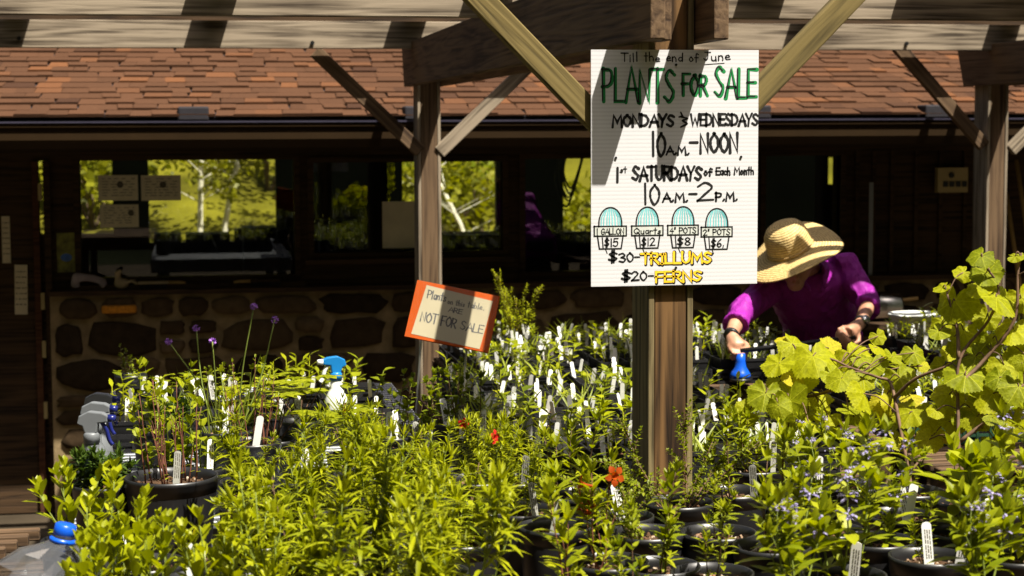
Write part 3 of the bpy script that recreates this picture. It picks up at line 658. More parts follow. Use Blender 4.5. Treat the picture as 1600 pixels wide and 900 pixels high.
# ------------------------------------------------------------------ the sale sign (sheet units = twice-enlarged photo units)
ysg = Yf - 0.008
c0 = [onp(920, 78, ysg), onp(1182, 78, ysg), onp(923, 449, ysg), onp(1182, 441.5, ysg)]
W_ = ((c0[1] - c0[0]).length + (c0[3] - c0[2]).length) / 2; H_ = ((c0[0] - c0[2]).length + (c0[1] - c0[3]).length) / 2
sgn = thing('sale_sign', 'tall white corrugated PLANTS FOR SALE sign fixed to the wooden post', 'sign', (c0[2] + c0[3]) / 2)
mb = MB(); mb.box((-W_ / 2, -0.005, 0), (W_ / 2, 0, H_)); mb.build('panel', 'corrugated', sgn)
def sg(x, y, lift): # x,y in enlarged units: (90,40)-(679,40) top, bottom 866; y grows downwards
    return ((x - 384.5) / 589 * W_, -0.0052 - lift, (868 - y) / 828 * H_)
def sgw(x, y, lift): return sg(x, -y, lift)
def line(text, x0, x1, yb, yt, w, m, lift=0.0004, **k):
    mb = MB(); write(mb, text, x0, x1, -yb, -yt, w * 1.3, sgw, lift, **k); return mb.build('lettering', m, sgn)
line('Till the end of', 195, 465, 80, 52, 3.2, 'ink', jit=0.06); line('June', 484, 578, 76, 48, 3.2, 'ink', jit=0.06)
mb = MB(); stroke(mb, [(488, -91), (556, -86)], 2.4, sgw, 0.0004); mb.build('lettering', 'ink', sgn)
for t, a, b, c, d in (('PLANTS', 130, 375, 216, 102), ('FOR', 408, 492, 196, 128), ('SALE', 522, 664, 203, 103)):
    line(t, a, b, c, d, 9.5, 'green_ink', 0.0002, jit=0.04, dx=4, dy=-2); line(t, a, b, c, d, 3.8, 'ink', 0.0005, jit=0.04)
line('MONDAYS', 165, 378, 306, 268, 7, 'ink'); line('&', 400, 426, 308, 262, 5, 'ink'); line('WEDNESDAYS', 440, 677, 304, 266, 6.5, 'ink')
line('10', 302, 348, 410, 332, 7, 'ink'); line('A.M.', 354, 434, 405, 378, 5.5, 'ink'); line('-', 436, 462, 400, 330, 7, 'ink'); line('NOON', 474, 606, 398, 334, 8, 'ink')
line('1', 172, 192, 498, 455, 7, 'ink'); line('st', 192, 214, 468, 448, 3, 'ink'); line('SATURDAYS', 236, 476, 494, 450, 7.5, 'ink'); line('of', 487, 514, 480, 456, 5, 'ink'); line('Each Month', 530, 664, 478, 454, 4.2, 'ink')
line('10', 274, 328, 580, 512, 6, 'ink'); line('A.M.', 342, 430, 571, 542, 5.5, 'ink'); line('-', 434, 460, 578, 515, 6, 'ink'); line('2', 466, 518, 570, 506, 6, 'ink'); line('P.M.', 530, 606, 570, 544, 5.5, 'ink')
line('$', 154, 180, 780, 748, 5, 'ink'); line('30-', 190, 260, 782, 750, 4.5, 'ink'); line('$', 200, 226, 848, 818, 5.5, 'ink'); line('20-', 234, 308, 848, 818, 4.5, 'ink')
for t, a, b, c, d in (('TRILLUMS', 266, 512, 790, 756), ('FERNS', 318, 476, 854, 820)):
    line(t, a, b, c, d, 9.5, 'ink', 0.0002, jit=0.05, dx=2, dy=-2); line(t, a, b, c, d, 5.6, 'yellow_ink', 0.0005, jit=0.05)
for cx, ww, ty, nm, pr in ((157, 112, 588, '1 GALLON', '$15'), (287, 110, 588, 'Quarts', '$12'), (413, 108, 588, '4" POTS', '$8'), (533, 110, 596, '2" POTS', '$6,')):
    k = MB(); t = MB(); gw = MB(); h = ww / 2; d = ty - 588
    def q(x, y): return (cx + x * h, -(y + d))
    dome = [q(0.72 * cos(a), 656 - 66 * sin(a) ** 0.8) for a in [pi * i / 16 for i in range(17)]]
    stroke(k, dome, 5, sgw, 0.0004)
    for f in (-0.55, -0.4, -0.2, -0.05, 0.12, 0.3, 0.48, 0.6): stroke(t, [q(f * 1.05, 654), q(f * 1.0, 625), q(f * 0.6, 596 + abs(f) * 10)], 4.0, sgw, 0.0002)
    gw.add([sgw(*q(x, y), 0.0001) for x, y in ((-1, 656), (1, 656), (1, 690), (-1, 690))], [(0, 1, 2, 3)])
    stroke(k, [q(-1, 656), q(1, 656), q(1, 690), q(-1, 690), q(-1, 656)], 5, sgw, 0.0004)
    stroke(k, [q(-0.8, 690), q(-0.68, 735), q(0.68, 735), q(0.8, 690)], 5, sgw, 0.0004); stroke(k, [q(-0.5, 696), q(-0.45, 730)], 4, sgw, 0.0004)
    stroke(k, [q(-0.3, 736), q(-0.2, 750)], 3, sgw, 0.0004)
    write(k, nm, cx - h * 0.85, cx + h * 0.85, -(684 + d), -(664 + d), 3.6, sgw, 0.0005); write(k, pr, cx - h * 0.35, cx + h * 0.48, -(726 + d), -(700 + d), 4.2, sgw, 0.0005)
    gw.build('pot_wash', 'grey_wash', sgn); t.build('cactus_drawing', 'teal_ink', sgn); k.build('pot_drawing', 'ink', sgn)
for x, y in ((386, 92), (176, 416), (618, 416), (388, 806)):
    mb = MB(); a = Vector(sg(x, y, 0)); mb.tube([a + Vector((0, 0.001, 0)), a + Vector((0, -0.003, 0))], 0.0035, 8); mb.build('nail', 'ink', sgn)

# ------------------------------------------------------------------ benches
def bench(name, label, x0, x1, y0, y1, z, m, slat, gap, along='x', cat='bench', legs=True):
    t = thing(name, label, cat, ((x0 + x1) / 2, (y0 + y1) / 2, 0)); cx, cy = t.location.x, t.location.y
    mb = MB(); 
    if along == 'x':
        y = y0
        while y + slat <= y1 + 1e-6: mb.box((x0 - cx, y - cy, z - 0.022), (x1 - cx, y + slat - cy, z)); y += slat + gap
    else:
        x = x0
        while x + slat <= x1 + 1e-6: mb.box((x - cx, y0 - cy, z - 0.022), (x + slat - cx, y1 - cy, z)); x += slat + gap
    bevel(mb.build('bench_top', m, t), 0.003, 1)
    for y in (y0 + 0.02, y1 - 0.07): mb = MB(); mb.box((x0 - cx, y - cy, z - 0.11), (x1 - cx, y + 0.045 - cy, z - 0.024)); mb.build('apron', m, t)
    for x in (x0 + 0.05, x1 - 0.12):
        for y in (y0 + 0.08, y1 - 0.15):
            mb = MB(); mb.box((x - cx, y - cy, 0), (x + 0.07 - cx, y + 0.07 - cy, z - 0.024)); mb.build('leg', m, t)
    return t
ZT = 0.80
bench('plant_bench', 'long weathered wooden slat bench holding the front rows of pots', -1.1, 2.7, 2.75, 4.58, ZT, 'bench_wood', 0.040, 0.020)
bench('metal_table', 'grey slatted metal table under the spray bottle and orange notice', PZ(160, 655, ZT).x, 0.80, 4.88, 7.45, ZT, 'metal_grey', 0.030, 0.024, cat='table')
bench('plant_bench', 'wooden bench under the tagged seedling trays just behind the sign post', 0.86, 1.99, 5.0, 7.0, ZT, 'bench_wood', 0.05, 0.03)
bench('plant_bench', 'wooden bench under tagged seedlings close to the stone wall', 1.08, 2.56, 7.08, 8.32, ZT, 'bench_wood', 0.05, 0.03)
bench('plant_bench', 'wooden bench under seedling trays behind the grape vine', 2.24, 4.1, 5.2, 7.0, ZT, 'bench_wood', 0.05, 0.03)
bench('plant_bench', 'wooden bench of seedlings beside the person in purple', 3.02, 4.7, 7.08, 8.3, ZT, 'bench_wood', 0.05, 0.03)
mb = MB()                                   # loose slats lying on the bench by the water jug
for k in range(5): mb.box((-0.95, 3.45 + 0.065 * k, ZT + 0.002), (-0.02 - 0.022 * (4 - k) + 0.01, 3.485 + 0.065 * k, ZT + 0.03))
p_ = PZ(48, 830, ZT + 0.03)
mb.v = [(x + p_.x + 0.03, y - 3.6 + p_.y - 0.1, z) for x, y, z in mb.v]
o = mb.build('slat_mat', 'bench_wood'); tag(o, 'brown wooden slat mat lying on the bench beside the plastic jug', 'slat mat'); bevel(o, 0.003, 1)

# ------------------------------------------------------------------ plants
def wprof(kind, t):
    if kind == 'lance': return sin(pi * min(1, t) ** 0.8) ** 0.9 if 0 < t < 1 else (0.12 if t <= 0 else 0)
    if kind == 'spoon': return (0.12 + 0.88 * sin(pi * t ** 1.5) ** 0.75) if t < 1 else 0.05
    if kind == 'oval': return (0.1 + 0.9 * sin(pi * t ** 0.9) ** 0.7) if t < 1 else 0.04
    if kind == 'grass': return (1 - t) ** 0.5
    return 1
def leaf(mb, p, d, n, L, W, kind='lance', curl=0.15, fold=0.25, seg=4):
    d = d.normalized(); n = n - d * n.dot(d)
    n = n.normalized() if n.length > 1e-4 else d.orthogonal().normalized()
    s = d.cross(n); vs = []
    for i in range(seg + 1):
        t = i / seg; w = W * 0.5 * wprof(kind, t); c = p + d * (L * (t - 0.25 * curl * t * t)) - n * (curl * L * t * t)
        vs += [c + s * w + n * (fold * w), c, c - s * w + n * (fold * w)]
    fs = []
    for i in range(seg): a = i * 3; fs += [(a, a + 1, a + 4, a + 3), (a + 1, a + 2, a + 5, a + 4)]
    mb.add(vs, fs)
UPV = Vector((0, 0, 1))
def flower_trumpet(mb, p, d, s):
    d = d.normalized(); a = d.orthogonal().normalized(); b = d.cross(a); n = 8; vs = []
    for r, z in ((0.08, 0), (0.14, 0.5), (0.3, 0.9)):
        vs += [p + d * (z * s) + a * (cos(2 * pi * k / n) * r * s) + b * (sin(2 * pi * k / n) * r * s) for k in range(n)]
    mb.add(vs, [(i * n + k, i * n + (k + 1) % n, (i + 1) * n + (k + 1) % n, (i + 1) * n + k) for i in (0, 1) for k in range(n)])
    for k in range(5):
        an = 2 * pi * k / 5; r = a * cos(an) + b * sin(an); leaf(mb, p + d * (0.85 * s) + r * (0.22 * s), r * 0.9 + d * 0.3, d, 0.6 * s, 0.55 * s, 'oval', 0.35, 0.1, 3)
def flower_whorl(mb, p, s, rng, n=14):
    for k in range(n):
        a = rng.uniform(0, 2 * pi); d = Vector((cos(a), sin(a), rng.uniform(-0.2, 0.8))); q = p + d * (s * 0.25)
        leaf(mb, q, d, UPV, s * rng.uniform(0.5, 0.8), s * 0.28, 'oval', 0.3, 0.1, 2); leaf(mb, q + d * s * 0.4, d + Vector((rng.uniform(-1, 1), rng.uniform(-1, 1), -0.6)), UPV, s * 0.4, s * 0.3, 'oval', 0.3, 0.1, 2)
def flower_globe(mb, p, s, rng):
    for k in range(9):
        d = Vector((rng.gauss(0, 1), rng.gauss(0, 1), rng.gauss(0.4, 0.8))).normalized()
        for j in range(5):
            e = d.orthogonal().normalized(); e.rotate(Matrix.Rotation(j * 1.257, 3, d)); leaf(mb, p + d * s * 0.35, d * 0.8 + e * 0.8, d, s * 0.55, s * 0.25, 'oval', 0.2, 0.1, 2)
def stemplant(seed, nst=8, H=0.28, spread=0.5, L=0.06, W=0.013, kind='lance', step=0.022, opp=True, up0=0.35, up1=0.9, r0=0.0028, base=0.03, side=0.35, start=0.15, tipn=6, fl=None, seg=4, curl=0.2, Hvar=0.35, droop=0.0, fprob=0.5):
    rng = random.Random(seed); st, lf, fw = MB(), MB(), MB()
    def axis(p0, d0, length, lvl, r):
        n = 6; pts = [p0]; d = d0.normalized()
        for i in range(n):
            d = (d + Vector((rng.gauss(0, 0.07), rng.gauss(0, 0.07), 0.10 - droop))).normalized(); pts.append(pts[-1] + d * (length / n))
        st.tube(pts, [r * (1 - 0.7 * i / n) for i in range(n + 1)], 5)
        pos = length * start; rot = rng.uniform(0, pi)
        while pos < length:
            f = pos / length * n; i = min(n - 1, int(f)); p = pts[i].lerp(pts[i + 1], f - i); t = (pts[i + 1] - pts[i]).normalized()
            fr = pos / length; e = t.orthogonal().normalized(); e.rotate(Matrix.Rotation(rot, 3, t)); u = up0 + (up1 - up0) * fr + rng.uniform(-0.15, 0.15)
            sz = (0.65 + 0.5 * sin(pi * min(1, fr * 0.9 + 0.1))) * rng.uniform(0.75, 1.15)
            for s in ((1, -1) if opp else (1,)):
                dd = (e * s + t * u + Vector((rng.gauss(0, 0.12), rng.gauss(0, 0.12), rng.gauss(0, 0.12)))).normalized(); leaf(lf, p, dd, UPV + t * 0.3, L * sz, W * sz * rng.uniform(0.85, 1.15), kind, curl * rng.uniform(0.3, 1.6), 0.28, seg)
                if lvl == 0 and rng.random() < side and fr < 0.85: axis(p, dd * 0.6 + t * 0.8, length * rng.uniform(0.15, 0.3), 1, r * 0.6)
            if fl == 'whorl' and lvl == 0 and fr > 0.62 and rng.random() < fprob: flower_whorl(fw, p, 0.024, rng)
            pos += step * (1 if lvl == 0 else 0.7) * rng.uniform(0.8, 1.2) * (1.15 - 0.5 * fr); rot += (pi / 2 if opp else 2.4) + rng.uniform(-0.3, 0.3)
        t = (pts[-1] - pts[-2]).normalized()
        for k in range(tipn):
            e = t.orthogonal().normalized(); e.rotate(Matrix.Rotation(k * 2.4, 3, t)); leaf(lf, pts[-1], t * rng.uniform(0.9, 2.2) + e, UPV * 0.2 - e, L * rng.uniform(0.45, 0.8), W * 0.7, kind, -0.1, 0.3, seg)
        if fl in ('red', 'orange') and lvl == 0 and rng.random() < fprob: flower_trumpet(fw, pts[-2] + Vector((0, 0, 0.01)), Vector((rng.gauss(0, 1), rng.gauss(-0.6, 0.6), 0.3)), 0.034)
        if fl == 'whorl' and lvl == 0: flower_whorl(fw, pts[-1], 0.018, rng, 10)
    for k in range(nst):
        a = rng.uniform(0, 2 * pi); q = base * sqrt(rng.random()); ln = spread * rng.uniform(0.2, 1.0)
        axis(Vector((cos(a) * q, sin(a) * q, 0)), Vector((cos(a) * ln, sin(a) * ln, 1)), H * (1 + rng.uniform(-Hvar, Hvar * 0.5)), 0, r0)
    return st, lf, fw
# pots
def pot_round(R, Hh):
    mb = MB(); b = R * 0.80
    mb.lathe([(0.0, 0.003), (b, 0.0), (b + 0.002, 0.01), (R * 0.955, Hh * 0.80), (R * 0.955, Hh * 0.82), (R * 0.975, Hh * 0.825), (R * 0.975, Hh * 0.88), (R * 0.985, Hh * 0.885), (R * 0.985, Hh - 0.012), (R, Hh - 0.010), (R, Hh), (R * 0.955, Hh), (R * 0.95, Hh - 0.02), (R * 0.90, Hh * 0.5), (0, Hh * 0.5)], 32)
    return mb.mesh('pot', 'black_plastic', True)
def soil_disc(R, z, seed, n=70):
    rng = random.Random(seed); mb = MB(); mb.lathe([(0, z + 0.006), (R * 0.6, z + 0.004), (R, z)], 18)
    for _ in range(n):
        a = rng.uniform(0, 6.3); q = R * 0.97 * sqrt(rng.random()); s = rng.uniform(0.003, 0.009); c = Vector((cos(a) * q, sin(a) * q, z + 0.004))
        M = Matrix.Rotation(rng.uniform(0, 3), 3, Vector((rng.gauss(0, 1), rng.gauss(0, 1), 1)).normalized()); mb.ell(c, s, s * 0.7, s * 0.5, 5, 3, M)
    return mb.mesh('soil', 'soil')
def tag_mesh(h, w, th=0.0012, pointed=False):
    mb = MB(); n = 6; ring = [(-w / 2, 0), (w / 2, 0), (w / 2, h - w / 2)] + [(w / 2 * cos(a), h - w / 2 + w / 2 * sin(a) * 0.7) for a in [pi * k / n for k in range(1, n)]] + [(-w / 2, h - w / 2)]
    m = len(ring); mb.add([(x, -th / 2, z) for x, z in ring] + [(x, th / 2, z) for x, z in ring], [tuple(range(m - 1, -1, -1))[::-1], tuple(range(2 * m - 1, m - 1, -1))] + [(k, (k + 1) % m, m + (k + 1) % m, m + k) for k in range(m)])
    return mb
TAGS = [tag_mesh(0.13, 0.019).mesh('plant_tag', 'white_tag'), tag_mesh(0.12, 0.016).mesh('plant_tag', 'grey_tag'), tag_mesh(0.10, 0.015).mesh('plant_tag', 'white_tag')]
scr = MB(); rs = random.Random(4)
for k in range(3):
    x = -0.005 + 0.0045 * k; z = 0.055
    while z < 0.112: 
        l = rs.uniform(0.003, 0.010); scr.add([(x, -0.0009, z), (x + 0.0022, -0.0009, z), (x + 0.0022, -0.0009, z + l), (x, -0.0009, z + l)], [(0, 1, 2, 3)]); z += l + rs.uniform(0.001, 0.003)
SCRIB = scr.mesh('handwriting', 'faint_ink')
POTS = {'gal': (pot_round(0.083, 0.172), 0.083, 0.172), 'two': (pot_round(0.115, 0.20), 0.115, 0.20), 'small': (pot_round(0.062, 0.125), 0.062, 0.125)}
SOILS = {k: [soil_disc(v[1] * 0.94, v[2] - 0.028, i * 9 + 2, 120 if k != 'small' else 60) for i in range(2)] for k, v in POTS.items()}
SPEC = {}
def species(key, n, leafm, stemm, flm, **kw):
    L_ = []
    for i in range(n):
        a, b, c = stemplant(hash_(key) + i * 17, **kw); L_.append((a.mesh('stem', stemm, True), b.mesh('foliage', leafm, True), c.mesh('blossom', flm, True) if c.v else None))
    SPEC[key] = L_
species('monkey', 6, 'leaf_lance', 'green_stem', 'petal_red', nst=7, H=0.27, spread=0.65, L=0.060, W=0.0095, step=0.026, side=0.22, Hvar=0.6, curl=0.4)
species('monkey_short', 3, 'leaf_sage', 'twig', None, nst=6, H=0.24, spread=0.8, L=0.050, W=0.0125, step=0.024, side=0.3, Hvar=0.6, curl=0.55)
species('monkey_red', 1, 'leaf_lance', 'green_stem', 'petal_red', nst=7, H=0.27, spread=0.6, L=0.058, W=0.0095, step=0.026, side=0.2, Hvar=0.6, curl=0.4, fl='red', fprob=0.2)
species('spoon', 4, 'leaf_spoon', 'green_stem', None, nst=7, H=0.19, spread=0.75, L=0.046, W=0.021, kind='spoon', step=0.024, opp=False, up0=0.7, up1=1.4, side=0.12, tipn=5, curl=0.05)
species('leafy', 2, 'leaf_sage', 'green_stem', None, nst=9, H=0.2, spread=0.8, L=0.040, W=0.027, kind='oval', step=0.034, opp=False, side=0.2, tipn=3, seg=3, Hvar=0.6)
species('mid', 6, 'leaf_sage', 'twig', 'petal_orange', nst=3, H=0.25, spread=0.5, L=0.058, W=0.017, step=0.036, side=0.2, Hvar=0.5)
species('orange', 2, 'leaf_lance', 'twig_red', 'petal_orange', nst=4, H=0.25, spread=0.5, L=0.062, W=0.016, step=0.036, side=0.12, fl='orange', fprob=0.6)
species('sage', 4, 'leaf_sage', 'green_stem', 'petal_lilac', nst=5, H=0.26, spread=0.6, L=0.060, W=0.022, kind='oval', step=0.045, side=0.22, fl='whorl', fprob=0.5, Hvar=0.45)
species('bigleaf', 1, 'leaf_sage', 'green_stem', None, nst=4, H=0.26, spread=0.45, L=0.095, W=0.042, kind='oval', step=0.05, side=0.1, tipn=3)
species('tiny', 2, 'leaf_mid', 'twig', None, nst=6, H=0.24, spread=1.5, L=0.014, W=0.009, kind='oval', step=0.012, side=0.3, tipn=3, seg=2, droop=0.12)
species('fine', 2, 'leaf_lance', 'twig', None, nst=6, H=0.26, spread=0.7, L=0.018, W=0.007, kind='oval', step=0.012, side=0.35, tipn=3, seg=2)
species('fern', 1, 'leaf_dark', 'green_stem', None, nst=14, H=0.10, spread=1.4, L=0.035, W=0.012, step=0.014, side=0.3, seg=3)
species('rounddark', 2, 'leaf_mid', 'twig', None, nst=6, H=0.24, spread=0.5, L=0.036, W=0.022, kind='oval', step=0.03, opp=False, side=0.25, seg=3)
species('twiggy', 2, 'leaf_sage', 'twig_red', None, nst=16, H=0.30, spread=0.25, L=0.022, W=0.011, kind='oval', step=0.085, opp=False, side=0.1, base=0.08, tipn=2, r0=0.003)
def maple_leaf(mb, p, d, n, s):
    d = d.normalized(); n = (n - d * n.dot(d)).normalized(); e = d.cross(n)
    for a, l in ((0, 1), (0.75, 0.85), (-0.75, 0.85), (1.5, 0.6), (-1.5, 0.6)): leaf(mb, p, d * cos(a) + e * sin(a), n, s * l, s * 0.42, 'oval', 0.12, 0.15, 3)
def mapleplant(seed):
    rng = random.Random(seed); st, lf = MB(), MB()
    for k in range(7):
        a = k * 0.9 + rng.random() * 0.5; h = rng.uniform(0.10, 0.2); d = Vector((cos(a) * 0.09, sin(a) * 0.09, h)) * rng.uniform(0.7, 1.1)
        st.tube([Vector((0, 0, 0)), d * 0.5 + Vector((0, 0, 0.01)), d], [0.003, 0.002, 0.0015], 5)
        for j in range(3): maple_leaf(lf, d, Vector((cos(a + j * 2.1), sin(a + j * 2.1), 0.15)), UPV, rng.uniform(0.05, 0.075))
    return st, lf
SPEC['maple'] = [(a.mesh('stem', 'twig', True), b.mesh('foliage', 'leaf_sage', True), None) for a, b in (mapleplant(3), mapleplant(8))]
def bluedick(seed):
    rng = random.Random(seed); st, lf, fw = MB(), MB(), MB()
    for k in range(22):
        a = rng.uniform(0, 6.3); q = 0.06 * sqrt(rng.random()); h = rng.uniform(0.16, 0.3); p0 = Vector((cos(a) * q, sin(a) * q, 0))
        leaf(lf, p0, Vector((cos(a) * 0.4 + rng.gauss(0, 0.15), sin(a) * 0.4, 1)), UPV + Vector((rng.gauss(0, 1), rng.gauss(0, 1), 0)), h, 0.007, 'grass', 0.15, 0.3, 5)
    for k in range(5):
        a = rng.uniform(0, 6.3); p0 = Vector((cos(a) * 0.04, sin(a) * 0.04, 0)); tip = p0 + Vector((-0.12 + 0.06 * k + rng.uniform(-0.02, 0.02), rng.uniform(-0.06, 0.06), (0.30, 0.34, 0.31, 0.41, 0.36)[k]))
        st.tube(cat_rom([p0, p0.lerp(tip, 0.5) + Vector((rng.gauss(0, 0.012), 0, 0)), tip], 4), 0.0024, 5); flower_globe(fw, tip, 0.017, rng)
    return st.mesh('stem', 'green_stem', True), lf.mesh('foliage', 'leaf_grass', True), fw.mesh('blossom', 'petal_violet', True)
SPEC['bluedick'] = [bluedick(5)]
def potted(name, key, var, px, d, label, cat, group=None, pot='gal', sc=1.0, rot=None, tagk=0, tilt=0.0, z=ZT, plant_h=1.0):
    m_, R, Hh = POTS[pot]; p = XD(px, d, z); rot = rnd.uniform(0, 6.28) if rot is None else rot
    t = thing(name, label, cat, p, rot, group); obj('pot', m_, t); so = obj('soil', SOILS[pot][var % 2], t)
    if key:
        V = SPEC[key]; a, b, c = V[var % len(V)]; zb = Hh - 0.026
        for nm, me in (('stem', a), ('foliage', b), ('blossom', c)):
            if me is not None: o = obj(nm, me, t, (0, 0, zb)); o.scale = (sc, sc, sc * plant_h)
    for k in range(tagk):
        an = rnd.uniform(-2.4, -0.7) - rot; q = R * 0.72; o = obj('plant_tag', TAGS[0 if rnd.random() < 0.75 else 1], t, (cos(an) * q, sin(an) * q, Hh - 0.05)); o.scale = (1.05, 1.05, 1.05)
        o.rotation_euler = (rnd.uniform(-0.2, 0.15), rnd.uniform(-0.2, 0.2), -rot + rnd.uniform(-0.6, 0.6)); 
        if rnd.random() < 0.6: obj('handwriting', SCRIB, o)
    return t
ORD = ['first', 'second', 'third', 'fourth', 'fifth', 'sixth', 'seventh', 'eighth']
# the spoon-leaved shrubs at the door end of the front bench
SPN = [(128, 3.93, 0.95, 'glossy round-leaved shrub directly behind the plastic water jug'), (178, 3.55, 1.0, 'glossy round-leaved shrub hiding half of the plastic water jug'), (232, 3.72, 0.62, 'glossy round-leaved shrub just below the pot of bare twigs'),
       (255, 3.36, 0.9, 'bright round-leaved shrub, second from the jug in the front row'), (318, 3.58, 0.75, 'bright round-leaved shrub between the twig pot and the narrow-leaved clumps'), (345, 3.32, 0.95, 'bright round-leaved shrub, third from the jug in the front row'), (398, 3.55, 0.85, 'bright round-leaved shrub touching the first narrow-leaved clump'), (155, 3.27, 0.9, 'bright round-leaved shrub, first in the front row beside the jug')]
for i, (px, d, s, lb) in enumerate(SPN): potted('potted_shrub', 'spoon', i, px, d, lb, 'potted shrub', 'round-leaved shrubs on the front bench', sc=s, tagk=1 if i in (2, 4) else 0)
# the narrow-leaved clumps
ROWS = [(3.30, (452, 552, 648, 728)), (3.62, (470, 570, 672)), (3.95, (415, 515, 612, 712)), (4.28, (405, 490, 580, 672, 760)), (4.62, (400, 480, 566, 655, 738, 808))]
k = 0
for ri, (d, pxs) in enumerate(ROWS):
    for ci, px in enumerate(pxs):
        red = (ri, ci) in ((4, 4), (1, 3), (3, 4)); hh = (1.0, 1.0, 0.95, 0.78, 0.70)[ri]
        lb = f"{'red-flowered' if red else 'narrow-leaved'} green clump, {ORD[ci]} counting from the round-leaved shrubs in {('front', 'second', 'third', 'fourth', 'fifth')[ri]} row"
        potted('potted_shrub', 'monkey_red' if red else ('monkey', 'monkey_short', 'monkey')[k % 3], k, px + rnd.uniform(-10, 10), d + rnd.uniform(-0.05, 0.05), lb, 'potted shrub', 'narrow-leaved clumps on the front bench', sc=rnd.uniform(0.85, 1.05) * hh, tagk=1 if k % 4 == 1 else 0); k += 1
# mixed pots below the sign
MIX = [('orange', 892, 3.42, 0.85, 'leggy plant with orange blossoms at the foot of the picture beside the tall black pot'), ('orange', 950, 3.72, 0.85, 'plant with one open orange blossom below the sign post'),
       ('mid', 985, 3.42, 0.6, 'small lance-leaved plant in front of the pot with red-orange buds'), ('mid', 1030, 3.68, 0.75, 'bushy lance-leaved plant in a black pot in front of the sign post'), ('mid', 868, 4.05, 0.9, 'pointed tall plant between the narrow-leaved clumps and sign post'), ('mid', 905, 4.40, 0.8, 'crooked woody stem plant with small bright leaves next to the sign post'),
       ('tiny', 965, 4.15, 0.5, 'low small-leaved plant with white tag at the foot of the sign post'), ('mid', 1112, 3.62, 0.55, 'nearly empty black pot with one small sprig'), ('mid', 1122, 3.98, 0.45, 'black pot of bare bark with a single short twig'), ('mid', 1145, 4.42, 0.75, 'yellow green shrub in a wide pot beside a big white tag'), ('tiny', 1060, 4.30, 1.0, 'arching twiggy plant with tiny leaves in front of the sign post'),
       ('tiny', 1010, 3.98, 0.8, 'low arching tiny-leaved plant spilling over its black pot'), ('mid', 1175, 4.72, 0.7, 'shrub beside the post with a rusty dead leaf'), ('mid', 1205, 3.85, 0.9, 'lance-leaved plant between the empty pots and the sages'), ('monkey', 815, 4.22, 0.62, 'tall bare-sided black pot with one white tag and short leafy stems')]
for i, (kd, px, d, s, lb) in enumerate(MIX): potted('potted_plant', kd, i, px, d, lb, 'potted plant', 'mixed pots in front of the sign post', sc=s, tagk=1 if i in (6, 9, 12, 14, 4) else 0)
# sages with lilac whorls
SAG = [(1238, 3.42, 1, 'sage with long bare stem trailing at the foot of the picture'), (1318, 3.6, 1, 'leafy sage in the front row with few lilac whorls'), (1290, 4.0, 0.82, 'sage crowded with lilac whorls beneath the grape leaves'), (1368, 3.9, .85, 'sage with many lilac whorls beside the upright cane'), (1530, 3.42, 1, 'sage in the front row with thin pale stems'),
       (1585, 3.75, 1, 'sage at the very edge with lilac whorls and a broad leaf'), (1240, 4.45, .68, 'yellow green sage below the hanging grape leaves'), (1330, 4.5, .66, 'sage with pale lilac whorls in front of the green tray'), (1560, 4.2, .7, 'sage under the tall grape vine')]
for i, (px, d, s, lb) in enumerate(SAG): potted('potted_sage', 'sage', i, px, d, lb, 'potted sage', 'lilac sages under the grape vine', sc=s, tagk=1 if i in (6, 1) else 0)
potted('potted_plant', 'mid', 3, 1450, 3.75, 'short plant in a black pot with two upright white tags between the sages', 'potted plant', sc=0.5, tagk=2)
potted('potted_plant', 'mid', 1, 1405, 4.15, 'small sprig in a black pot with pale tags beneath the vine cane', 'potted plant', sc=0.55, tagk=2)
potted('potted_plant', 'bigleaf', 0, 1500, 3.98, 'plant with broad pointed bright leaves under the grape vine', 'potted plant', sc=1.0, tagk=1)
# the metal table and behind
potted('potted_plant', 'twiggy', 0, 270, 4.5, 'wide black pot full of bare reddish twigs with few leaves', 'potted plant', pot='two', sc=0.8, tagk=1)
potted('potted_plant', 'twiggy', 1, 395, 5.15, 'pot of dark bare twigs behind the wide twig pot', 'potted plant', pot='gal', sc=0.75, tagk=1)
potted('potted_plant', 'fern', 0, 168, 4.55, 'low dark ferny plant in a black pot beside the spray bottles', 'potted plant', sc=1.0)
potted('potted_flower', 'bluedick', 0, 352, 5.35, 'tall grassy plant with violet flower heads on thin stalks', 'potted flower', sc=0.95, rot=-0.17, tagk=1)
potted('potted_plant', 'rounddark', 0, 350, 6.3, 'leafy plant with white tags behind the violet flowers', 'potted plant', pot='small', sc=0.55, tagk=2)
potted('potted_plant', 'rounddark', 1, 205, 6.9, 'small plant in a dark pot against the stone wall', 'potted plant', pot='small', sc=0.5)
potted('potted_plant', 'fern', 0, 262, 5.7, 'low leafy plant behind the wide twig pot', 'potted plant', pot='small', sc=1.0)
for i, (px, d, s, lb) in enumerate([(255, 5.0, 1.0, 'leafy bright plant just behind the wide twig pot'), (318, 5.0, 1.0, 'leafy bright plant below the violet flower stalks'), (375, 5.5, 1.0, 'leafy bright plant between the violet flowers and maple leaves'), (240, 5.65, 1.0, 'leafy plant with pale tags near the stone wall by the door')]):
    potted('potted_plant', 'leafy', i, px, d, lb, 'potted plant', 'leafy plants on the metal table', sc=s, pot='small', tagk=i % 2)
for i, (px, d, s, lb) in enumerate([(430, 5.45, 1.0, 'maple-leaved plant beside the violet flowers'), (470, 5.8, .95, 'maple-leaved plant behind the narrow-leaved clumps'), (545, 5.2, .95, 'maple-leaved plant in front of the white spray bottle'), (440, 6.2, .8, 'maple-leaved plant close to the stone wall'), (385, 5.75, .9, 'maple-leaved plant between violet flowers and the stone wall')]):
    potted('potted_plant', 'maple', i, px, d, lb, 'potted plant', 'maple-leaved plants on the metal table', sc=s, pot='small', tagk=i % 2)
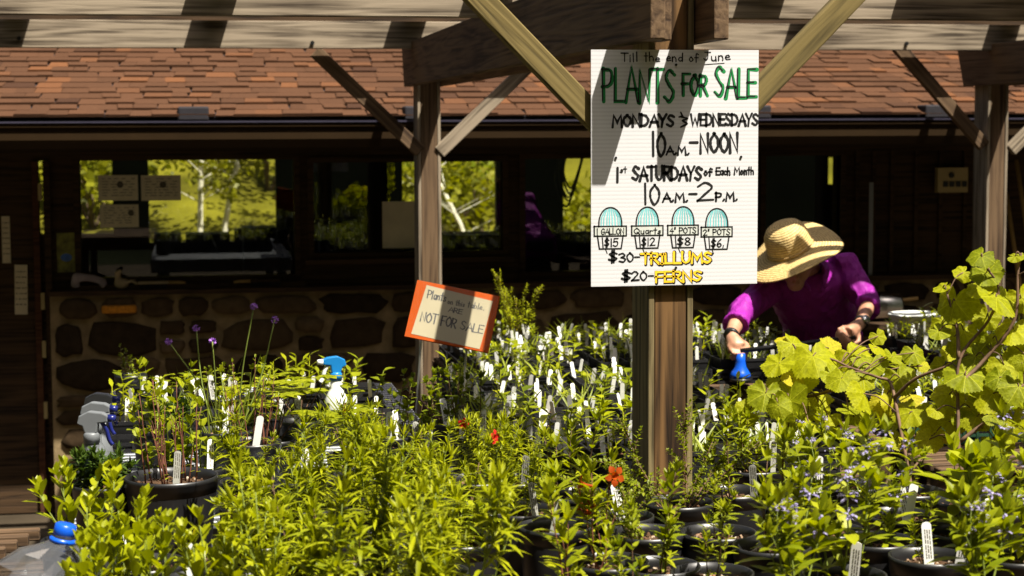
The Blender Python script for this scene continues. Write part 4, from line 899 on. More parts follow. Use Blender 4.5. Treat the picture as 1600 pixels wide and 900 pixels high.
for i, (px, d, s, lb) in enumerate([(612, 5.5, .8, 'small bright shrub with tags in front of the metal table slats'), (655, 5.35, .9, 'dark-leaved plant below the orange notice'), (735, 5.5, .9, 'dark round-leaved plant beside the seedling trays'), (700, 5.75, 0.8, 'dark leafy plant under the corner of the orange notice')]):
    potted('potted_plant', 'rounddark', i, px, d, lb, 'potted plant', 'small shrubs on the metal table', sc=s, pot='small', tagk=2)
potted('potted_flower', 'monkey_red', 0, 570, 5.0, 'lance-leaved plant with one red blossom beside the spray bottle', 'potted flower', sc=0.65, pot='small')
potted('potted_shrub', 'fine', 1, 808, 8.1, 'airy yellow green shrub beside the orange notice against the stone wall', 'potted shrub', sc=1.0, pot='small')

# ------------------------------------------------------------------ seedling trays
def sq_pot(a, h):
    mb = MB(); b = a * 0.78
    def ringv(s, z): return [(-s / 2, -s / 2, z), (s / 2, -s / 2, z), (s / 2, s / 2, z), (-s / 2, s / 2, z)]
    vs = ringv(b, 0) + ringv(a * 0.96, h - 0.012) + ringv(a, h - 0.012) + ringv(a, h) + ringv(a * 0.93, h) + ringv(a * 0.9, h - 0.02)
    fs = [(3, 2, 1, 0)] + [(i * 4 + k, i * 4 + (k + 1) % 4, (i + 1) * 4 + (k + 1) % 4, (i + 1) * 4 + k) for i in range(5) for k in range(4)]
    mb.add(vs, fs); return mb.mesh('pot', 'tray_plastic')
def sq_soil(a, z, seed):
    rng = random.Random(seed); mb = MB(); s = a * 0.45; mb.add([(-s, -s, z), (s, -s, z), (s, s, z), (-s, s, z)], [(0, 1, 2, 3)])
    for _ in range(26):
        q = rng.uniform(0.003, 0.007); mb.ell((rng.uniform(-s, s) * 0.9, rng.uniform(-s, s) * 0.9, z + 0.002), q, q * 0.7, q * 0.5, 5, 3)
    return mb.mesh('soil', 'soil')
PA, PH = 0.112, 0.095
SQP = sq_pot(PA, PH); SQS = [sq_soil(PA, PH - 0.018, 1), sq_soil(PA, PH - 0.018, 2)]
def seedling(kind, seed):
    rng = random.Random(seed); lf = MB()
    if kind == 'grassy':
        for _ in range(12):
            a = rng.uniform(0, 6.3); leaf(lf, Vector((rng.gauss(0, 0.012), rng.gauss(0, 0.012), 0)), Vector((cos(a) * 0.6, sin(a) * 0.6, 1)), UPV + Vector((rng.gauss(0, 1), rng.gauss(0, 1), 0)), rng.uniform(0.05, 0.11), 0.006, 'grass', 0.35, 0.2, 3)
    elif kind == 'rosette':
        for i in range(11):
            a = i * 2.4; leaf(lf, Vector((0, 0, 0.004)), Vector((cos(a), sin(a), rng.uniform(0.3, 1.3))), UPV, rng.uniform(0.025, 0.05), 0.018, 'oval', 0.3, 0.2, 3)
    elif kind == 'upright':
        for s in range(3):
            h = rng.uniform(0.05, 0.10); b = Vector((rng.gauss(0, 0.018), rng.gauss(0, 0.018), 0)); tp = b + Vector((rng.gauss(0, 0.015), rng.gauss(0, 0.015), h)); lf.tube([b, tp], [0.0018, 0.001], 4)
            for i in range(6):
                a = i * 1.7 + s; p = b.lerp(tp, 0.25 + 0.75 * i / 5); leaf(lf, p, Vector((cos(a), sin(a), 0.7)), UPV, rng.uniform(0.025, 0.042), 0.011, 'lance', 0.15, 0.25, 3)
    else:
        for s in range(2):
            h = rng.uniform(0.05, 0.09); b = Vector((rng.gauss(0, 0.015), rng.gauss(0, 0.015), 0)); tp = b + Vector((rng.gauss(0, 0.02), rng.gauss(0, 0.02), h)); lf.tube([b, tp], [0.002, 0.001], 4)
            for i in range(5):
                a = i * 2.1 + s; p = b.lerp(tp, 0.3 + 0.7 * i / 4); leaf(lf, p, Vector((cos(a), sin(a), 0.4)), UPV, rng.uniform(0.03, 0.05), 0.024, 'oval', 0.2, 0.2, 3)
    return lf
SEED = {}
for kd, mts in (('grassy', ('leaf_grass', 'leaf_grass', 'leaf_mid')), ('rosette', ('leaf_sage', 'leaf_mid', 'leaf_sage')), ('upright', ('leaf_lance', 'leaf_sage', 'leaf_lance')), ('oval', ('leaf_sage', 'leaf_spoon', 'leaf_mid'))):
    SEED[kd] = [seedling(kd, 50 + i).mesh('seedling', m, True) for i, m in enumerate(mts)]
KW = {'grassy': 'grassy seedling', 'rosette': 'rosette seedling', 'upright': 'lance-leaved seedling', 'oval': 'oval-leaved seedling'}
def tray_mesh(w, l):
    mb = MB(); h = 0.06; t = 0.004
    mb.box((-w / 2, -l / 2, 0), (w / 2, l / 2, t))
    for z0, z1 in ((t, 0.012), (0.022, 0.032), (0.045, h)):
        mb.box((-w / 2, -l / 2, z0), (w / 2, -l / 2 + t, z1)); mb.box((-w / 2, l / 2 - t, z0), (w / 2, l / 2, z1)); mb.box((-w / 2, -l / 2 + t, z0), (-w / 2 + t, l / 2 - t, z1)); mb.box((w / 2 - t, -l / 2 + t, z0), (w / 2, l / 2 - t, z1))
    n = 10
    for i in range(n + 1):
        x = -w / 2 + (w - 0.008) * i / n + 0.004
        for y in (-l / 2 - 0.002, l / 2 - 0.004): mb.box((x - 0.004, y, 0.002), (x + 0.004, y + 0.006, h - 0.002))
    return mb
TW, TL = PA * 4 + 0.03, PA * 2 + 0.028
TRM = {m: tray_mesh(TW, TL).mesh('seedling_tray', m) for m in ('tray_plastic', 'green_plastic')}
def trays(bn, x0, y0, ncol, nrow, where, dense, dx=0.495, dy=0.268, keep=1.0, green=()):
    kinds = ['upright', 'oval', 'rosette', 'grassy']
    for r_ in range(nrow):
        for c in range(ncol):
            x, y = x0 + dx * c + TW / 2 + rnd.uniform(-0.01, 0.01), y0 + dy * r_ + TL / 2; kd = kinds[(r_ * 2 + c * 3 + bn + (r_ // 2)) % 4]
            rn, cn = ORD[r_], ORD[c]
            o = obj('seedling_tray', TRM['green_plastic' if (r_, c) in green else 'tray_plastic'], None, (x, y, ZT + 0.001)); o.rotation_euler.z = rnd.uniform(-0.02, 0.02)
            tag(o, f'black open tray of {KW[kd]}s, {rn} row, tray {cn} along the bench {where}'[:200] if (r_, c) not in green else f'green open tray of {KW[kd]}s on the bench {where}', 'tray', 'seedling trays')
            for j in range(2):
                for i in range(4):
                    if rnd.random() > keep: continue
                    px_, py_ = x + (i - 1.5) * PA, y + (j - 0.5) * PA
                    t = thing('seedling_pot', f'{KW[kd]} pot, {ORD[i]} in {"front" if j == 0 else "rear"} line, {rn} row, {cn} tray, {where}', 'seedling pot', (px_, py_, ZT + 0.006), 0, f'seedling pots {where}')
                    a = rnd.choice((0, 1, 2, 3)) * pi / 2; t.rotation_euler.z = a + rnd.uniform(-0.06, 0.06)
                    obj('pot', SQP, t); obj('soil', SQS[(i + j) % 2], t)
                    if rnd.random() < 0.93: s = obj('seedling', SEED[kd][rnd.randrange(3)], t, (0, 0, PH - 0.016)); s.rotation_euler.z = rnd.uniform(0, 6.3); sc = rnd.uniform(0.9, 1.5); s.scale = (sc, sc, sc)
                    for q in range(1 if rnd.random() > dense else 2):
                        m_ = TAGS[2] if rnd.random() < 0.85 else TAGS[1]; v = Matrix.Rotation(-t.rotation_euler.z, 3, 'Z') @ Vector((rnd.uniform(-0.035, 0.035), rnd.uniform(-0.04, 0.03), PH - 0.045))
                        s = obj('plant_tag', m_, t, v); s.rotation_euler = (rnd.uniform(-0.3, 0.25), rnd.uniform(-0.18, 0.18), -t.rotation_euler.z + rnd.gauss(0, 0.5))
trays(0, 0.90, 5.08, 2, 7, 'behind sign post', 0.25, keep=0.95)
trays(1, 1.10, 7.12, 3, 4, 'by stone wall', 0.75, keep=0.97)
trays(2, 2.30, 5.6, 2, 4, 'behind grape vine', 0.3, keep=0.95, green=((0, 0),))
trays(4, -0.30, 5.98, 2, 3, 'on metal table', 0.0, keep=0.7)
trays(3, 3.05, 7.12, 2, 3, 'beside the person', 0.7, keep=0.95)

# ------------------------------------------------------------------ grape vines: lobed leaves on canes
def grape_outline(n=76):
    out = []
    for k in range(n):
        a = -pi + 2 * pi * k / n       # 0 = tip direction
        lob = 0.87 + 0.055 * cos(a * 360 / 52 * 1.0) if abs(a) < 2.4 else 0.85
        r = lob * (1.0 - 0.10 * abs(a) / pi) + 0.03 * (1 if k % 2 else -1)
        if abs(a) > 2.55: r *= max(0.12, 1 - ((abs(a) - 2.55) / 0.59) ** 1.0 * 0.8)
        out.append((r * sin(a), r * cos(a)))
    return out
GO = grape_outline()
def grape_leaf(mb, p, d, n, s, rng):
    d = d.normalized(); n = (n - d * n.dot(d)).normalized(); e = d.cross(n); c1, c2, c3 = rng.uniform(-0.15, 0.65), rng.uniform(-0.1, 0.5), rng.uniform(0.03, 0.10); ph = rng.uniform(0, 6)
    def put(x, y):
        r = math.hypot(x, y); a = atan2(x, y); h = -c1 * x * x - c2 * y * abs(y) * 0.8 + c3 * cos(a * 360 / 52) * r * 0.7 + 0.03 * sin(3 * a + ph) * r
        return p + (e * x + d * y + n * h) * s
    N_ = len(GO); vs = [put(0, 0)]; uv = [(0.0001, 0.0001)]
    for f in (0.35, 0.7, 1.0):
        for x, y in GO: vs.append(put(x * f, y * f)); uv.append((x * f, y * f))
    fs = [(0, 1 + (k + 1) % N_, 1 + k) for k in range(N_)]
    for L in (0, 1): fs += [(1 + L * N_ + k, 1 + L * N_ + (k + 1) % N_, 1 + (L + 1) * N_ + (k + 1) % N_, 1 + (L + 1) * N_ + k) for k in range(N_)]
    mb.add(vs, fs, uv)
def vine(label, ppx, pd, canes, leaves, seed):
    rng = random.Random(seed); base = XD(ppx, pd, ZT); t = thing('potted_vine', label, 'grape vine', base, 0, 'grape vines in pots'); m_, R, Hh = POTS['gal']
    obj('pot', m_, t); obj('soil', SOILS['gal'][seed % 2], t); cn, lf, pt = MB(), MB(), MB(); allp = []
    for c in canes:
        pts = [(P(x, y, d) - base) if y is not None else Vector((0.01, 0, Hh - 0.04)) for x, y, d in c]; pts = cat_rom(pts, 5); cn.tube(pts, [0.0055 - 0.0032 * i / len(pts) for i in range(len(pts))], 6); allp += pts
    more = [(x + rng.uniform(-34, 34), y + rng.uniform(-18, 34), d + rng.uniform(-0.06, 0.12), w * rng.uniform(0.5, 0.85), rot + rng.uniform(-70, 70), rng.uniform(10, 75)) for (x, y, d, w, rot, tip) in leaves for _ in (0, 1) if rng.random() < 0.4]
    for (x, y, d, w, rot, tip) in list(leaves) + more:
        p = P(x, y, d) - base; dirn = Rt * sin(radians(rot)) - Up * cos(radians(rot)); nm = (-Fw * cos(radians(tip)) + UPV * sin(radians(tip)) + Vector((rng.gauss(0, 0.34), rng.gauss(0, 0.2), rng.gauss(0, 0.25)))).normalized()
        s = w / F_PX * d / 1.85; ctr = p; dd = dirn - nm * dirn.dot(nm); grape_leaf(lf, ctr - dd.normalized() * s * 0.2, dd, nm, s, rng)
        q = min(allp, key=lambda v: (v - p).length); k0 = ctr - dd.normalized() * s * 0.2
        if (q - k0).length < 0.22: cn.tube(cat_rom([q, q.lerp(k0, 0.55) + Vector((0, 0, 0.012)), k0], 4), 0.0016, 5)
    cn.build('cane', 'cane', t, True); lf.build('foliage', 'leaf_grape', t, True); return t
GA = [(1213, 572, 4.75, 62, -20, 40), (1195, 620, 4.7, 64, -10, 35), (1237, 634, 4.68, 78, 25, 40), (1244, 540, 4.8, 60, 40, 50), (1272, 562, 4.72, 84, 10, 45), (1250, 598, 4.75, 62, -30, 40), (1313, 596, 4.6, 58, -5, 35), (1330, 556, 4.75, 66, 30, 55), (1300, 545, 4.85, 50, 60, 55), (1360, 575, 4.7, 62, 0, 40), (1352, 622, 4.5, 70, -5, 45), (1396, 560, 4.7, 40, -20, 30), (1408, 595, 4.62, 62, 20, 45),
      (1285, 618, 4.8, 50, 60, 50), (1330, 640, 4.7, 46, 30, 60), (1386, 632, 4.6, 54, 25, 40), (1422, 648, 4.5, 70, -15, 35), (1290, 655, 4.75, 50, -35, 40), (1375, 545, 4.8, 48, 70, 60), (1222, 600, 4.85, 50, 10, 50), (1430, 555, 4.75, 44, 10, 30), (1452, 660, 4.5, 46, 40, 30), (1345, 592, 4.8, 52, -50, 50), (1268, 640, 4.85, 50, 0, 50), (1403, 690, 4.5, 46, 50, 60)]
vine('low spreading grape vine with yellowing lobed leaves in front of the person', 1420, 4.42,
     [[(0, None, 0), (1420, 740, 4.45), (1405, 660, 4.5), (1392, 600, 4.6), (1372, 590, 4.62), (1330, 575, 4.7), (1290, 560, 4.75), (1240, 575, 4.78)], [(1397, 622, 4.55), (1430, 592, 4.5), (1480, 572, 4.45), (1512, 553, 4.45)], [(1330, 600, 4.72), (1260, 620, 4.74), (1205, 615, 4.72)], [(1395, 640, 4.55), (1440, 700, 4.45), (1426, 735, 4.42)]], GA, 1)
GB = [(1490, 478, 4.45, 74, -15, 25), (1530, 402, 4.4, 48, -30, 40), (1545, 430, 4.42, 60, 30, 35), (1563, 470, 4.4, 84, 15, 30), (1540, 500, 4.5, 50, -20, 10), (1503, 520, 4.5, 60, -30, 40), (1590, 400, 4.4, 34, 60, 60), (1470, 450, 4.48, 36, -50, 60), (1582, 520, 4.42, 72, 0, 35), (1530, 560, 4.45, 66, 30, 40), (1572, 575, 4.4, 60, 20, 40), (1500, 545, 4.5, 42, 10, 30), (1508, 590, 4.4, 76, -10, 45), (1555, 622, 4.38, 80, 20, 35), (1595, 610, 4.35, 70, 10, 40), (1480, 620, 4.45, 60, -30, 40), (1530, 655, 4.4, 60, 15, 50), (1585, 665, 4.36, 70, 0, 45), (1490, 660, 4.45, 54, -20, 40), (1560, 700, 4.4, 60, 30, 40), (1545, 540, 4.5, 50, -10, 30), (1598, 470, 4.42, 54, 20, 30), (1470, 575, 4.5, 40, -40, 30), (1600, 560, 4.4, 60, -20, 30), (1520, 620, 4.5, 50, 60, 60), (1450, 690, 4.45, 50, -30, 50), (1475, 505, 4.55, 44, 30, 40)]
vine('tall grape vine with big lobed leaves climbing at the edge of the picture', 1512, 4.3,
     [[(0, None, 0), (1500, 720, 4.36), (1497, 640, 4.4), (1500, 560, 4.42), (1545, 500, 4.42), (1560, 450, 4.42), (1535, 410, 4.4)], [(1500, 600, 4.4), (1540, 560, 4.42), (1585, 500, 4.4), (1590, 430, 4.4), (1596, 395, 4.4)], [(1498, 560, 4.42), (1495, 510, 4.45), (1480, 460, 4.46)], [(1500, 690, 4.38), (1550, 650, 4.38), (1600, 600, 4.36)]], GB, 2)

# ------------------------------------------------------------------ things on the benches
def spray(px, d, z, label, body, head, trig, sc=1.0, rot=0.0, group=None):
    t = thing('spray_bottle', label, 'spray bottle', XD(px, d, z), rot, group); t.scale = (sc,) * 3
    mb = MB(); mb.lathe([(0, 0), (0.042, 0), (0.046, 0.006), (0.046, 0.10), (0.043, 0.125), (0.028, 0.155), (0.022, 0.165), (0.021, 0.195), (0.019, 0.20), (0, 0.20)], 28); mb.build('bottle', body, t, True)
    mb = MB(); mb.lathe([(0, 0.196), (0.0235, 0.196), (0.0235, 0.222), (0.018, 0.228), (0, 0.228)], 20); mb.build('collar', head, t, True)
    mb = MB(); prof = [(-0.03, 0.225), (0.012, 0.225), (0.014, 0.245), (-0.012, 0.25), (-0.055, 0.252), (-0.06, 0.272), (-0.03, 0.285), (0.02, 0.283), (0.036, 0.262), (0.034, 0.245), (0.022, 0.232)]
    prof = [(-0.018, 0.225), (0.018, 0.225), (0.024, 0.245), (0.040, 0.252), (0.034, 0.276), (0.005, 0.290), (-0.035, 0.286), (-0.052, 0.278), (-0.052, 0.258), (-0.022, 0.254)]
    n = len(prof); mb.add([(x, -0.013, z_) for x, z_ in prof] + [(x, 0.013, z_) for x, z_ in prof], [tuple(range(n)), tuple(range(2 * n - 1, n - 1, -1))] + [(k, n + k, n + (k + 1) % n, (k + 1) % n) for k in range(n)]); bevel(mb.build('trigger_head', head, t), 0.004)
    mb = MB(); mb.tube([(-0.050, 0, 0.268), (-0.072, 0, 0.268)], [0.012, 0.010], 12); mb.build('nozzle', trig, t, True)
    mb = MB(); mb.tube(cat_rom([(-0.030, 0, 0.258), (-0.044, 0, 0.235), (-0.052, 0, 0.205), (-0.062, 0, 0.190)], 4), [(0.006, 0.009)] * 13, 8); mb.build('trigger', trig, t, True)
    return t
spray(526, 6.35, ZT, 'white spray bottle with bright blue trigger head on the metal table', 'white_plastic', 'teal_blue', 'white_plastic', 0.90, 0.15)
for i, (px, d, lb) in enumerate([(148, 5.05, 'grey spray bottle, front one of the three by the door'), (152, 5.22, 'grey spray bottle, middle one of the three by the door'), (157, 5.40, 'grey spray bottle, rear one of the three by the door')]):
    spray(px - 2, d, ZT, lb, 'silver_plastic', 'silver_plastic', 'navy_plastic', 0.95, pi - 0.25, 'grey spray bottles by the door')
# crumpled clear water jug
pj = XD(57, 3.62, ZT + 0.012); jug = thing('water_jug', 'clear crumpled plastic water jug with blue cap on the slats', 'jug', pj, 0.6); jug.rotation_euler = (0, radians(14), 0.1); jug.scale = (1.18, 1.18, 0.98)
mb = MB(); rj = random.Random(9); ph = [rj.uniform(0, 6) for _ in range(6)]
def wobj(p, a, r): k = 1 + (0.09 * sin(3 * a + ph[0] + p.z * 40) + 0.08 * sin(5 * a + ph[1] - p.z * 60) + 0.05 * sin(9 * a + p.z * 90)) * min(1, r / 0.06); return Vector((p.x * k, p.y * k, p.z + 0.006 * sin(4 * a + ph[2]) * (r / 0.09)))
mb.lathe([(0, 0.002), (0.085, 0), (0.095, 0.012), (0.097, 0.05), (0.090, 0.09), (0.097, 0.13), (0.088, 0.17), (0.062, 0.205), (0.030, 0.225), (0.019, 0.235), (0.019, 0.25)], 22, None, wobj); mb.build('bottle', 'clear_plastic', jug)
mb = MB(); mb.lathe([(0.0, 0.272), (0.014, 0.272), (0.018, 0.269), (0.019, 0.249), (0.017, 0.247)], 24); mb.build('cap', 'blue_plastic', jug, True)
mb = MB(); mb.lathe([(0.018, 0.243), (0.0225, 0.24), (0.0225, 0.234), (0.018, 0.232)], 24); mb.build('collar', 'blue_plastic', jug, True)
# NOT FOR SALE notice in an orange folder on a wire stand
dn = 6.2; cs = [P(652, 438, dn + 0.05), P(781, 465, dn + 0.05), P(763, 552, dn - 0.06), P(632, 527, dn - 0.06)]
cen = sum(cs, Vector()) / 4; ex_ = ((cs[1] - cs[0]) + (cs[2] - cs[3])).normalized(); ez_ = ((cs[0] - cs[3]) + (cs[1] - cs[2])); ez_ = (ez_ - ex_ * ez_.dot(ex_)).normalized(); en = -ex_.cross(ez_)  # towards the back
Wn = ((cs[1] - cs[0]).length + (cs[2] - cs[3]).length) / 2; Hn = ((cs[0] - cs[3]).length + (cs[1] - cs[2]).length) / 2
foot = Vector((cen.x, cen.y + 0.03, ZT)); nf = thing('table_notice', 'tilted orange NOT FOR SALE notice on a wire stand on the metal table', 'notice', foot)
def nt_(u, v, l): return cen + ex_ * (u * Wn) + ez_ * (v * Hn) - en * l - foot
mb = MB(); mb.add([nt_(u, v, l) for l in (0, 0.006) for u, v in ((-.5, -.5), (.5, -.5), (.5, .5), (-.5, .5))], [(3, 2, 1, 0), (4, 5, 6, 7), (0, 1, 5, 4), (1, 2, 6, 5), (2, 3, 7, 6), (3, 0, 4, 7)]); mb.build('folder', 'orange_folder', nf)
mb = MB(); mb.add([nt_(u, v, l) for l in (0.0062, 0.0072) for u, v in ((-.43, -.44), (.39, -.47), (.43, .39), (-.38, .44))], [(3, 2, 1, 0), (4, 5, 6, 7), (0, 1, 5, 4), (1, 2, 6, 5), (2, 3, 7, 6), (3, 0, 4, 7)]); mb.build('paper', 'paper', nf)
mb = MB(); r = random.Random(3); q = []
for j in range(7):
    for i in range(9): q.append(nt_(-0.49 + 0.98 * i / 8, -0.49 + 0.98 * j / 6, 0.011 + r.uniform(0, 0.0035)))
mb.add(q, [(j * 9 + i, j * 9 + i + 1, (j + 1) * 9 + i + 1, (j + 1) * 9 + i) for j in range(6) for i in range(8)]); mb.build('clear_sleeve', 'sheet_plastic', nf, True)
mb = MB(); tf = lambda x, y, l: nt_(x, y, 0.0078)
write(mb, 'Plants', -0.34, -0.12, 0.22, 0.36, 0.016, tf, 0); write(mb, 'on this', -0.09, 0.11, 0.19, 0.28, 0.011, tf, 0); write(mb, 'table.', 0.15, 0.35, 0.20, 0.30, 0.011, tf, 0); write(mb, 'ARE', -0.06, 0.10, 0.06, 0.14, 0.012, tf, 0)
write(mb, 'NOT FOR', -0.36, 0.06, -0.20, -0.04, 0.017, tf, 0); write(mb, 'SALE', 0.12, 0.38, -0.20, -0.06, 0.015, tf, 0); mb.build('lettering', 'ink', nf)
for px, py in ((658, 532), (729, 547)):
    a = P(px, py, dn - 0.05); b = P(px - 11, py + 52, dn + 0.02); b.z = ZT + 0.001; mb = MB(); mb.tube([a - foot, b - foot], 0.004, 6); mb.build('wire_leg', 'wire', nf)

# ------------------------------------------------------------------ things on and along the building
def flat(name, m, px0, py0, px1, py1, y, label, cat, th=0.004, extra=None, group=None, skew=0.0):
    a = PY(px0, py0, y); b = PY(px1, py1, y); t = thing(name, label, cat, ((a.x + b.x) / 2, y, (a.z + b.z) / 2), 0, group); w, h = (b.x - a.x) / 2, (a.z - b.z) / 2
    t.rotation_euler = (0, skew, 0); mb = MB(); mb.box((-w, -th, -h), (w, 0, h)); mb.build('sheet', m, t)
    if extra: extra(t, w, h, th)
    return t
def printed(t, w, h, th, seal=None):
    mb = MB(); r = random.Random(int(w * 9999) + int(h * 999)); z = h * 0.7
    while z > -h * 0.8:
        x = -w * 0.8
        while x < w * 0.7:
            l = r.uniform(0.1, 0.4) * w; mb.add([(x, -th - 0.0006, z), (min(x + l, w * 0.85), -th - 0.0006, z), (min(x + l, w * 0.85), -th - 0.0006, z + h * 0.05), (x, -th - 0.0006, z + h * 0.05)], [(0, 1, 2, 3)]); x += l + r.uniform(0.05, 0.3) * w
        z -= h * 0.22
    mb.build('print', 'faint_ink', t)
    if seal is not None:
        mb = MB(); rr = min(w, h) * 0.26; mb.add([(seal * w + rr * cos(a), -th - 0.0009, 0.25 * h + rr * sin(a)) for a in [2 * pi * k / 16 for k in range(16)]], [tuple(range(16))]); mb.build('seal', 'faint_ink', t)
yp = YW + 0.012
flat('notice', 'dim_paper', 153, 274, 216, 313, yp, 'pale certificate taped inside the big window, upper one by the door', 'notice', 0.002, lambda t, w, h, th: printed(t, w, h, th, 0.1), 'notices on the window')
flat('notice', 'dim_paper', 220, 274, 283, 313, yp, 'pale certificate taped inside the big window, beside the bright sapling', 'notice', 0.002, lambda t, w, h, th: printed(t, w, h, th, 0.1), 'notices on the window')
flat('notice', 'dim_paper', 156, 320, 217, 355, yp, 'lower pale certificate with small seal taped in the big window', 'notice', 0.002, lambda t, w, h, th: printed(t, w, h, th, 0.6), 'notices on the window')
flat('notice', 'dim_paper', 597, 315, 652, 387, yp, 'plain pale sheet taped in the window beside the post', 'notice', 0.002)
flat('notice', 'old_paper', 2, 338, 17, 411, YW - 0.003, 'narrow framed sheet high on the dark door', 'notice', 0.003, printed)
flat('notice', 'old_paper', 22, 414, 44, 491, YW - 0.003, 'long narrow printed sheet lower on the dark door', 'notice', 0.003, printed, None, 0.02)
def pic(t, w, h, th):
    mb = MB(); mb.ell((0, -th, -h * 0.25), w * 0.6, 0.002, h * 0.2, 12, 8); mb.build('blossom_print', 'picture_blue', t)
flat('picture_card', 'picture_green', 88, 364, 119, 425, YW - 0.006, 'small glossy picture with a blue flower beside the door', 'picture', 0.004, pic)
def timer(t, w, h, th):
    mb = MB(); mb.lathe([(0.0, 0.012), (0.016, 0.012), (0.02, 0.0)], 16, Matrix.Translation((-w * 0.1, -th, h * 0.4)) @ Matrix.Rotation(pi / 2, 4, 'X')); mb.build('dial', 'black_rubber', t)
    for k in range(4): x = -w * 0.5 + k * w * 0.42; mb = MB(); mb.box((x - 0.016, -th - 0.006, -h * 0.55), (x + 0.016, -th - 0.0002, -h * 0.1)); mb.build('switch', 'black_rubber', t)
flat('timer_panel', 'cream_plate', 1461, 262, 1507, 300, YW - 0.02, 'cream control panel with dial and four dark switches', 'control panel', 0.05, timer)
zl = zs + 0.031
def onledge(px, dy=0): p = PY(px, 455, YW - 0.09 + dy); return Vector((p.x, p.y, zl))
# cloth, glove, brushes, sponge
p = onledge(140); mb = MB(); rr_ = random.Random(2)
for k in range(3): mb.tube(cat_rom([(-0.09 + 0.01 * k, 0.0, 0.02), (-0.08, -0.02, 0.06 + 0.01 * k), (-0.02, -0.01, 0.075), (0.05, 0, 0.06), (0.09, 0.01, 0.02 + 0.01 * k)], 5), [(0.014, 0.024)] * 21, 8)
o = fuse(mb, 'folded_cloth', 'cloth_grey', 0.006, None, 4); o.location = p; tag(o, 'crumpled grey cloth on the ledge under the big window', 'cloth')
p = onledge(190); gl = MB(); gl.ell((0, 0, 0.035), 0.045, 0.035, 0.035); 
for k in range(4): gl.tube([(0.02, -0.02 + 0.014 * k, 0.04), (0.06 + 0.005 * k, -0.02 + 0.014 * k, 0.05), (0.095, -0.02 + 0.014 * k, 0.03)], [0.011, 0.010, 0.008], 7)
gl.tube([(-0.02, 0, 0.05), (-0.02, -0.01, 0.10), (0.0, -0.01, 0.115)], [0.02, 0.018, 0.012], 7)
o = fuse(gl, 'garden_glove', 'glove_tan', 0.005, None, 3); o.location = p; tag(o, 'tan garden glove lying on the ledge beside the cloth', 'glove')
def brush(px, label, flip, dark):
    t = thing('hand_brush', label, 'brush', onledge(px), 0.05, 'hand brushes on the ledge'); s = -1 if flip else 1
    mb = MB(); mb.tube([(s * 0.05, 0, 0.035), (s * 0.16, 0, 0.034), (s * 0.19, 0, 0.03)], [0.011, 0.010, 0.008], 8); mb.build('handle', 'handle_wood', t, True)
    mb = MB(); mb.box((-0.09, -0.025, 0.028), (0.09, 0.025, 0.045)); bevel(mb.build('brush_block', dark, t), 0.006)
    mb = MB(); r = random.Random(px)
    for _ in range(220): x, y = r.uniform(-0.085, 0.085), r.uniform(-0.022, 0.022); mb.tube([(x, y, 0.03), (x + r.gauss(0, 0.003), y + r.gauss(0, 0.004), 0.001)], 0.0012, 3, False)
    mb.build('bristle', 'black_rubber', t)
brush(240, 'scrub brush with pale handle lying beside the glove', False, 'glove_tan'); brush(415, 'dark hand brush with pale wooden handle lying alone on the ledge', True, 'dark_wood')
pq = PY(186, 490, YW - 0.20); mb = MB(); mb.box((-0.10, -0.035, 0), (0.10, 0.035, 0.045)); o = bevel(mb.build('wash_sponge', 'sponge', None, False, (pq.x, YW - 0.165, PY(186, 489, YW - 0.17).z)), 0.01); tag(o, 'orange sponge lodged on the stones below the window ledge', 'sponge')
# shelf upright and steel drum by the east wall
a = PY(1361, 285, YW - 0.1); b = PY(1359, 470, YW - 0.1); mb = MB()
mb.box((-0.014, -0.003, 0), (0.014, 0, a.z - b.z))
for k in range(30): mb.box((-0.004, -0.0045, 0.012 + k * (a.z - b.z) / 30), (0.004, -0.0032, 0.026 + k * (a.z - b.z) / 30))
o = mb.build('shelf_upright', 'metal_grey', None, False, (b.x, b.y, b.z)); tag(o, 'slotted metal shelf upright against the dark wall behind the person', 'shelf upright')
pd = PY(1380, 478, YW - 0.35); mb = MB(); M = Matrix.Translation(pd) @ Matrix.Rotation(pi / 2, 4, 'Y'); mb.lathe([(0, -0.12), (0.088, -0.12), (0.092, -0.115), (0.092, 0.09), (0.085, 0.10), (0, 0.10)], 28, M); o = mb.build('steel_can', 'steel', None, True); tag(o, 'shiny steel drum lying sideways behind the person in purple', 'drum')
mb = MB(); mb.tube([pd + Vector((0.10, 0.02, 0.03)), pd + Vector((0.24, 0.03, 0.04))], 0.012, 8); o = mb.build('wooden_rod', 'handle_wood', None, True); tag(o, 'short wooden rod sticking out beside the steel drum', 'rod')
sh = thing('work_shelf', 'dark wooden shelf carrying the steel drum by the wall', 'shelf', (pd.x, pd.y, 0)); mb = MB(); mb.box((-0.3, -0.2, pd.z - 0.125), (0.7, 0.25, pd.z - 0.094)); mb.build('shelf_board', 'dark_wood', sh)
for x in (-0.25, 0.62): mb = MB(); mb.box((x, -0.15, 0), (x + 0.05, 0.2, pd.z - 0.126)); mb.build('leg', 'dark_wood', sh)
pw = PZ(1428, 548, ZT + 0.0); pw = XD(1428, 8.55, 0); tb = thing('wash_tub', 'white rounded tub behind the seedlings near the wall', 'tub', (pw.x, pw.y, 0.86)); mb = MB()
mb.lathe([(0.0, 0), (0.10, 0), (0.115, 0.01), (0.13, 0.11), (0.135, 0.115), (0.13, 0.12), (0.12, 0.115), (0, 0.10)], 28); mb.build('basin', 'white_plastic', tb, True)
mb = MB(); 
for x, y in ((-.07, -.07), (.07, -.07), (.07, .07), (-.07, .07)): mb.box((x - 0.015, y - 0.015, -0.86), (x + 0.015, y + 0.015, 0)) 
mb.build('stand', 'dark_wood', tb)
